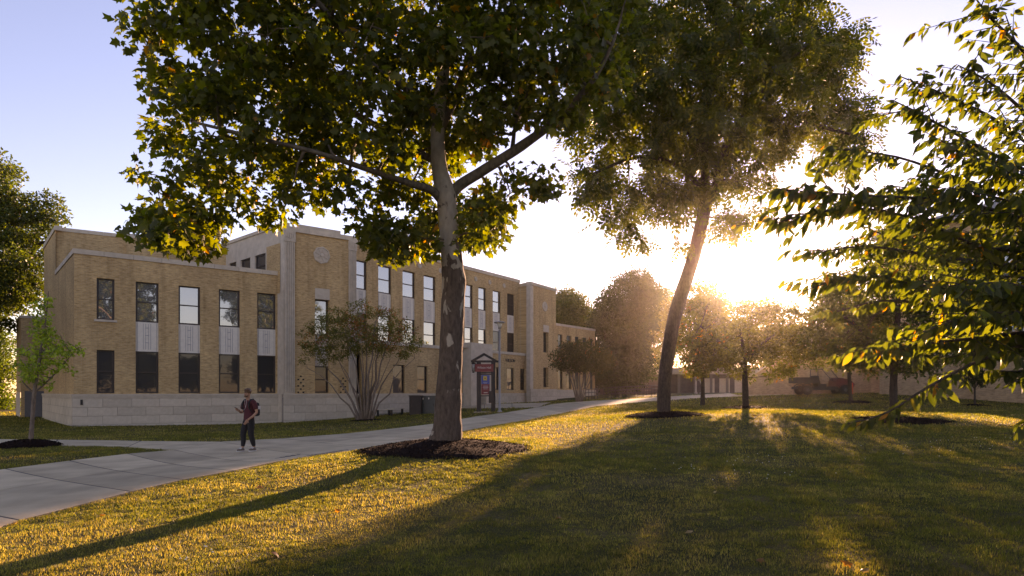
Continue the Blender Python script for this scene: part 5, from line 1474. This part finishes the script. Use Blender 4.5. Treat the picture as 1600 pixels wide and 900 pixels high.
# ------------------------------------------------------------------ utility cart
def cart():
    b = on_ground(1283, 48.3); Yc = 48.3
    t = thing('utility_cart', 'red and black four-wheeled utility cart parked before the brick wall', 'cart', tuple(b))
    red = simple("cart_red", (.13, .015, .015), .35, .08, spec=.5); blk = simple("cart_black", (.02, .019, .02), .6, .15); tyre = simple("tyre", (.018, .017, .016), .9, .2); rim = simple("cart_rim", (.12, .12, .12), .4, .1, metal=.6)
    z = b.z; o = Vector((b.x, b.y, z))
    def bx(mb, x0, x1, y0, y1, z0, z1): mb.box(o.x + x0, o.x + x1, o.y + y0, o.y + y1, o.z + z0, o.z + z1)
    mb = MB(); bx(mb, -2.0, 2.0, -.55, .55, .42, .62); bx(mb, -.5, .75, -.62, .62, .36, .5); mb.build('chassis', blk, t)
    mb = MB(); bx(mb, -2.15, -.55, -.72, .72, .86, .92)
    for y in (-.72, .68): bx(mb, -2.15, -.55, y, y + .04, .92, 1.3)
    bx(mb, -2.15, -2.11, -.68, .68, .92, 1.3); bx(mb, -.59, -.55, -.68, .68, .92, 1.34); mb.build('cargo_bed', blk, t)
    pts = [(.85, .6), (2.15, .55), (2.22, .8), (1.95, 1.08), (1.35, 1.24), (.95, 1.28), (.85, 1.0)]
    mb = MB(); n = len(pts)
    for s in (-.6, .6):
        ring = [Vector((o.x + x, o.y + s, o.z + h)) for x, h in pts]; mb.poly(ring if s < 0 else ring[::-1])
    for k in range(n):
        (xa, ha), (xb, hb) = pts[k], pts[(k + 1) % n]
        mb.quad((o.x + xa, o.y + .6, o.z + ha), (o.x + xb, o.y + .6, o.z + hb), (o.x + xb, o.y - .6, o.z + hb), (o.x + xa, o.y - .6, o.z + ha))
    mb.build('hood', red, t)
    for x in (-1.35, 1.45):
        for y in (-.66, .66):
            w = MB(); w.lathe((o.x + x, o.y + y - .14, o.z + .36), [(.22, 0), (.34, .02), (.37, .07), (.37, .21), (.34, .26), (.22, .28)], 18, ax=(0, 1, 0)); wo = w.build('wheel', tyre, t)
            w = MB(); w.lathe((o.x + x, o.y + y - .15, o.z + .36), [(.06, 0), (.2, .02), (.21, .28), (.06, .3)], 12, ax=(0, 1, 0)); w.build('rim', rim, wo)
            w = MB(); w.tube([(o.x + x + .48 * math.cos(a), o.y + y, o.z + .38 + .45 * math.sin(a)) for a in np.linspace(.3, 2.85, 7)], .05, 6); w.build('fender', red if x > 0 else blk, t)
    for y in (-.28, .28):
        mb = MB(); bx(mb, -.4, .15, y - .25, y + .25, .62, .82); s = mb.build('seat', blk, t)
        mb = MB(); mb.obox((o.x - .42, o.y + y, o.z + 1.12), (.06, 0, 0), (0, .24, 0), (-.08, 0, .32)); mb.build('backrest', blk, s)
    for y in (-.6, .6):
        mb = MB(); mb.tube([(o.x - .55, o.y + y, o.z + .6), (o.x - .52, o.y + y, o.z + 1.9), (o.x + .35, o.y + y, o.z + 1.95), (o.x + 1.0, o.y + y, o.z + 1.2)], .03, 6); mb.build('roll_bar', blk, t)
    mb = MB(); mb.tube([(o.x - .52, o.y - .6, o.z + 1.9), (o.x - .52, o.y + .6, o.z + 1.9)], .03, 6); mb.build('roll_bar', blk, t)
    mb = MB(); c = Vector((o.x + .62, o.y - .28, o.z + 1.18)); mb.tube([c + Vector((-.08 * math.sin(a), .17 * math.cos(a), .15 * math.sin(a))) for a in np.linspace(0, 6.28, 15)], .018, 5); mb.tube([c, c + Vector((.3, 0, -.25))], .02, 5); mb.build('steering_wheel', blk, t)
    mb = MB(); mb.lathe((o.x + 2.16, o.y - .38, o.z + .82), [(.09, 0), (.08, .06)], 10, ax=(1, 0, 0)); mb.build('headlight', M['spandrel'], t)
    mb = MB(); mb.lathe((o.x + 2.16, o.y + .38, o.z + .82), [(.09, 0), (.08, .06)], 10, ax=(1, 0, 0)); mb.build('headlight', M['spandrel'], t)
cart()
b = on_ground(1332, 46.5); org = simple("orange_marker", (.75, .13, .04), .5, .05)
t = thing('marker_post', 'thin orange marker post standing behind the slender tree', 'post', tuple(b))
mb = MB(); mb.lathe((b.x, b.y, b.z - .02), [(.16, 0), (.16, .05), (.05, .06)], 10); mb.build('base', M['black_metal'], t)
mb = MB(); mb.lathe((b.x, b.y, b.z + .03), [(.055, 0), (.045, .8), (.02, .86)], 10); mb.build('post', org, t)
# ------------------------------------------------------------------ trees out of view: a row mirrored in the windows, three added for shade
def world_tree(label, x, y, h, rad, seed):
    r = np.random.default_rng(seed); g = gz(x, y)
    t = thing('broadleaf_tree', label, 'tree', (x, y, g), 'trees mirrored in the windows')
    mb = MB(); mb.tube([(x, y, g - .2), (x, y, g + h * .3), (x + .2, y, g + h * .6), (x, y, g + h * .9)], [.28, .2, .13, .04], 8, jit=.05, seed=seed); mb.build('trunk', M['bark'], t)
    n = 90; d = unit(r.normal(size=(n, 3))) * (r.random((n, 1)) ** .4)
    c = np.array([x, y, g + h * .6]) + d * [rad, rad, h * .40]
    mb = MB(); grow(mb, [(x, y, g + h * .3 + k * h * .1) for k in range(6)], c, r, r0=.08); mb.build('branchwork', M['bark'], t)['kind'] = 'stuff'
    pos, gg, ci = fill_leaves(c, 1.2, 50, r); ax, nr = orient(gg, r)
    link('crown', leaves_mesh('crown', T_SPRAY, pos, ax, nr, .5 * r.uniform(.7, 1.3, len(pos)), tints(len(pos), r, GREEN)), M['leaf_far'], t)
for k, (x, y, h, rad) in enumerate([(9, -22, 12.5, 4.6), (17, -17, 10.5, 4.2), (25, -20, 8.5, 4), (33, -16, 8, 4), (41, -14, 7.5, 4), (1, -26, 9, 4.2), (48, -6, 8, 4.2), (-41, 30, 14, 5.5), (-36, 23, 15, 5.5), (-47, 39, 14, 5)]):  # last three are unseen, added to block sky light from the side wall
    world_tree(['tallest', 'tall', 'round', 'low', 'lowest', 'leftmost', 'outermost', 'nearer', 'nearest', 'farther'][k] + (' tree of the row across the green, mirrored in the windows' if k < 7 else ' unseen tree added beyond the left edge to darken the side wall'), x, y, h, rad, 200 + k)

# ------------------------------------------------------------------ the walking student
def skin_mesh(name, verts, edges, rad, mat, parent, levels=2, matrix=None, root=0):
    me_ = bpy.data.meshes.new(name); me_.from_pydata([Vector(v) for v in verts], edges, [])
    o = bpy.data.objects.new(name, me_); col.objects.link(o)
    md = o.modifiers.new('skin', 'SKIN'); md.use_smooth_shade = True
    for i, rr in enumerate(rad):
        sv = me_.skin_vertices[0].data[i]; sv.radius = (rr, rr) if np.isscalar(rr) else rr; sv.use_root = (i == root)
    s = o.modifiers.new('sub', 'SUBSURF'); s.levels = s.render_levels = levels
    bpy.context.view_layer.update()
    ev = o.evaluated_get(bpy.context.evaluated_depsgraph_get())
    m2 = bpy.data.meshes.new_from_object(ev); m2.name = name
    bpy.data.objects.remove(o)
    m2.polygons.foreach_set("use_smooth", np.ones(len(m2.polygons), bool))
    m2.materials.clear()
    return link(name, m2, mat, parent, matrix)
def student():
    b = on_ground(389, 18.7); b.z += .022
    t = thing('person', 'person in maroon shirt and black joggers walking while looking down at a phone', 'person', tuple(b))
    Mx = Matrix.Translation(b) @ Matrix.Rotation(math.radians(-26), 4, 'Z')
    skin = simple("skin", (.40, .20, .13), .5, .08, spec=.4); maroon = simple("maroon_shirt", (.085, .014, .018), .9, .2, 30); blackc = simple("black_joggers", (.012, .011, .012), .9, .2, 30)
    hairm = simple("brown_hair", (.11, .048, .02), .6, .35, 60); shoem = simple("shoe_knit", (.16, .12, .10), .8, .3, 60); sole = simple("shoe_sole", (.6, .57, .53), .7, .05); dark = simple("dark_strap", (.015, .015, .017), .8, .2)
    # body: one continuous figure (pelvis root, torso, neck, head, arms, legs)
    V = [(0, 0, .96), (0, .005, 1.12), (0, .01, 1.28), (0, .01, 1.42), (0, -.01, 1.50), (0, -.035, 1.565), (0, -.055, 1.63), (0, -.055, 1.70), (0, -.05, 1.755),
         (.09, 0, .91), (.105, -.03, .52), (.10, .05, .28), (.105, .10, .10),
         (-.09, 0, .91), (-.105, -.12, .53), (-.11, -.10, .30), (-.115, -.13, .09),
         (.17, .01, 1.425), (.215, .02, 1.36), (.265, .05, 1.14), (.235, -.06, 1.03), (.19, -.17, .95), (.175, -.21, .915),
         (-.17, .01, 1.425), (-.215, .0, 1.36), (-.265, .0, 1.14), (-.215, -.11, 1.13), (-.16, -.20, 1.17), (-.145, -.24, 1.185)]
    E = [(0, 1), (1, 2), (2, 3), (3, 4), (4, 5), (5, 6), (6, 7), (7, 8), (0, 9), (9, 10), (10, 11), (11, 12), (0, 13), (13, 14), (14, 15), (15, 16),
         (3, 17), (17, 18), (18, 19), (19, 20), (20, 21), (21, 22), (3, 23), (23, 24), (24, 25), (25, 26), (26, 27), (27, 28)]
    R_ = [(.13, .10), (.12, .085), (.14, .095), (.12, .085), (.055, .055), (.055, .058), (.068, .085), (.075, .092), (.05, .065),
          .085, .058, .055, .038, .085, .058, .055, .038, .06, .055, .042, .036, .028, .03, .06, .055, .042, .036, .028, .03]
    body_ = skin_mesh('body', V, E, R_, skin, t, 2, Mx)
    # hands: palm plus five bent fingers, joined into the body mesh
    hb = MB()
    def hand(w, d, nrm, curl, s):
        w, d, nrm = Vector(w), Vector(d).normalized(), Vector(nrm).normalized(); sd_ = d.cross(nrm)
        hb.obox(w + d * .045, d * .045, sd_ * .036, nrm * .013)
        for k, (off, L) in enumerate(((-.028, .068), (-.009, .078), (.010, .073), (.028, .058))):
            p0 = w + d * .088 + sd_ * off; p1 = p0 + (d * math.cos(curl * .5) - nrm * math.sin(curl * .5)) * L * .45; p2 = p1 + (d * math.cos(curl) - nrm * math.sin(curl)) * L * .35; p3 = p2 + (d * math.cos(curl * 1.5) - nrm * math.sin(curl * 1.5)) * L * .3
            hb.tube([p0, p1, p2, p3], [.0095, .009, .008, .006], 6)
        p0 = w + d * .02 - sd_ * .036 * s; p1 = p0 + (d * .6 - sd_ * s * .8).normalized() * .035; p2 = p1 + (d * .9 - nrm * .4).normalized() * .03
        hb.tube([p0, p1, p2], [.012, .010, .007], 6)
    hand((.175, -.21, .92), (-.2, -.45, -.8), (.9, -.2, -.1), .7, 1)
    hand((-.145, -.235, 1.18), (.25, -.85, .30), (.2, -.2, -.95), .9, -1)
    # face: nose, ears, brow, eyes, mouth
    hb.obox((0, -.148, 1.665), (.011, 0, 0), (0, .018, -.006), (0, .006, .022))
    for s in (-1, 1): hb.lathe((s * .074, -.045, 1.665), [(.008, 0), (.024, .006), (.02, .014)], 8, ax=(s, .2, 0))
    bm = bmesh.new(); bm.from_mesh(body_.data); tmp = hb.mesh('tmp'); bm.from_mesh(tmp); bm.to_mesh(body_.data); bm.free()
    mb = MB()
    for s in (-1, 1):
        mb.lathe((s * .030, -.132, 1.690), [(.010, 0), (.006, .008)], 6, ax=(0, -1, 0)); mb.obox((s * .031, -.137, 1.708), (.018, 0, 0), (0, .005, 0), (0, 0, .004))
    mb.obox((0, -.137, 1.615), (.022, 0, 0), (0, .005, 0), (0, 0, .004))
    link('facial_features', mb.mesh('facial_features'), hairm, t, Mx)
    # hair
    r = np.random.default_rng(4); bm = bmesh.new(); bmesh.ops.create_icosphere(bm, subdivisions=3, radius=1)
    for v in bm.verts:
        k = v.co.copy(); n_ = 1 + r.uniform(-.05, .09)
        front = k.y < -.25 and k.z < .35; low = k.z < -.25
        sc = .80 if (front or low or (abs(k.x) > .7 and k.z < 0 and k.y < .1)) else 1.0
        v.co = Vector((k.x * .094, k.y * .118, k.z * .115)) * n_ * sc + Vector((0, -.040, 1.728))
    m_ = bpy.data.meshes.new('hair'); bm.to_mesh(m_); bm.free(); link('hair', m_, hairm, t, Mx)
    # beard
    mb = MB(); mb.tube([(-.062, -.08, 1.625), (-.04, -.118, 1.60), (0, -.132, 1.588), (.04, -.118, 1.60), (.062, -.08, 1.625)], [.014, .02, .022, .02, .014], 6); link('beard', mb.mesh('beard'), hairm, t, Mx)
    # shirt
    V = [(0, 0, .82), (0, .0, .98), (0, .005, 1.14), (0, .01, 1.28), (0, .01, 1.42), (0, 0, 1.485), (.17, .01, 1.43), (.222, .02, 1.355), (.25, .035, 1.21), (-.17, .01, 1.43), (-.222, .0, 1.355), (-.25, -.015, 1.21)]
    E = [(0, 1), (1, 2), (2, 3), (3, 4), (4, 5), (4, 6), (6, 7), (7, 8), (4, 9), (9, 10), (10, 11)]
    skin_mesh('shirt', V, E, [(.185, .14), (.18, .135), (.17, .125), (.18, .13), (.155, .11), (.075, .075), .085, .078, .07, .085, .078, .07], maroon, t, 2, Mx)
    # joggers
    V = [(0, 0, 1.10), (0, 0, .92), (.085, 0, .86), (.10, -.01, .70), (.105, -.03, .52), (.10, .05, .28), (.105, .09, .13), (-.085, 0, .86), (-.10, -.06, .70), (-.105, -.12, .53), (-.11, -.10, .30), (-.115, -.125, .125)]
    E = [(0, 1), (1, 2), (2, 3), (3, 4), (4, 5), (5, 6), (1, 7), (7, 8), (8, 9), (9, 10), (10, 11)]
    skin_mesh('joggers', V, E, [(.15, .11), (.165, .125), .115, .105, .088, .076, .052, .115, .105, .088, .076, .052], blackc, t, 2, Mx)
    for (x, y, pitch) in ((.105, .10, .05), (-.115, -.13, .0)):
        bm = bmesh.new(); bmesh.ops.create_icosphere(bm, subdivisions=2, radius=1)
        for v in bm.verts:
            k = v.co; z = max(k.z, -.55); v.co = Vector((x + k.x * .047 * (1.1 if k.y < 0 else .9), y - .065 + k.y * .142, .048 + z * .055 * (1.15 if k.y > 0.1 else .8)))
        m_ = bpy.data.meshes.new('shoe'); bm.to_mesh(m_); bm.free(); so = link('shoe', m_, shoem, t, Mx)
        mb = MB(); ring = [(x + .05 * math.cos(a) * (1.05 if math.sin(a) < 0 else .9), y - .065 + .145 * math.sin(a)) for a in np.linspace(0, 2 * math.pi, 16, endpoint=False)]
        for i in range(16):
            p, q = ring[i], ring[(i + 1) % 16]; mb.quad((*p, 0), (*q, 0), (*q, .026), (*p, .026))
        mb.poly([(*p, .026) for p in ring]); so2 = link('sole', mb.mesh('sole'), sole, t, Mx)
        mb = MB(); mb.obox((x, y - .09, .085), (.036, 0, 0), (0, .018, .006), (0, 0, .006)); mb.obox((x, y - .05, .098), (.036, 0, 0), (0, .015, .006), (0, 0, .006)); link('shoe_strap', mb.mesh('shoe_strap'), sole, t, Mx)
    mb = MB(); mb.tube([(.03, -.115, 1.50), (.04, -.128, 1.40), (.02, -.135, 1.28), (-.03, -.16, 1.20), (-.10, -.30, 1.22)], .004, 4); mb.tube([(-.03, -.115, 1.52), (-.03, -.13, 1.42), (.02, -.135, 1.28)], .004, 4); link('earphone_cable', mb.mesh('earphone_cable'), sole, t, Mx)
    mb = MB(); mb.obox((.115, -.085, .80), (.012, 0, 0), (0, .004, 0), (0, 0, .012)); link('joggers_badge', mb.mesh('joggers_badge'), sole, t, Mx)
    # backpack and phone are things of their own
    bp = thing('backpack', 'black backpack with a pale panel worn on the walking person\'s back', 'backpack', tuple(b + Vector((0, 0, 1.0))))
    bm = bmesh.new(); bmesh.ops.create_cube(bm, size=1); bmesh.ops.subdivide_edges(bm, edges=bm.edges[:], cuts=3, use_grid_fill=True)
    for v in bm.verts:
        k = v.co * 2; f = 1 - .10 * (abs(k.x) ** 4 + abs(k.z) ** 4 + abs(k.y) ** 4) * .8
        v.co = Vector((k.x * .155 * f, .205 + k.y * .085 * f * (1.1 - .25 * k.z), 1.22 + k.z * .225 * f))
    m_ = bpy.data.meshes.new('pack_body'); bm.to_mesh(m_); bm.free(); pk = link('pack_body', m_, dark, bp, Mx)
    pk.matrix_parent_inverse = Matrix.Translation(-WL[bp.name])
    mb = MB(); mb.obox((.10, .245, 1.27), (.055, 0, 0), (0, .045, 0), (0, 0, .05)); link('pack_panel', mb.mesh('pack_panel'), simple("pale_panel", (.5, .5, .5), .7, .1), bp, Mx)
    for s in (-1, 1):
        mb = MB(); mb.tube([(s * .10, .13, 1.42), (s * .115, .05, 1.515), (s * .12, -.05, 1.50), (s * .125, -.125, 1.40), (s * .135, -.125, 1.27), (s * .15, -.02, 1.13), (s * .13, .12, 1.06)], [.02, .024, .026, .026, .02, .012, .012], 6); link('strap', mb.mesh('strap'), dark, bp, Mx)
    ph = thing('phone', 'dark smartphone held in the walking person\'s raised hand', 'phone', tuple(b + Vector((-.3, -.2, 1.22))))
    d = Vector((.25, -.85, .45)).normalized(); n_ = Vector((.1, .45, .88)).normalized(); n_ = (n_ - d * n_.dot(d)).normalized(); s_ = d.cross(n_)
    c = Vector((-.125, -.32, 1.247))
    mb = MB(); mb.obox(c, d * .074, s_ * .037, n_ * .005); link('phone_case', mb.mesh('phone_case'), dark, ph, Mx)
    mb = MB(); mb.obox(c + n_ * .0056, d * .070, s_ * .034, n_ * .0006); link('screen', mb.mesh('screen'), M['pane_dark'], ph, Mx)
student()

# ------------------------------------------------------------------ evening haze
hb_ = MB(); hb_.box(-205, 205, -65, 245, -3, 23)
m_, nt_, out_ = newmat("evening_haze")
pv = N(nt_, "ShaderNodeVolumePrincipled")
pv.inputs["Color"].default_value = (1.0, .90, .82, 1)
pv.inputs["Density"].default_value = 0.00012
pv.inputs["Anisotropy"].default_value = 0.93
nt_.links.new(pv.outputs[0], out_.inputs["Volume"])
hz = hb_.build('haze', m_)
hz["kind"] = "stuff"; hz["label"] = "thin warm evening haze in the air"
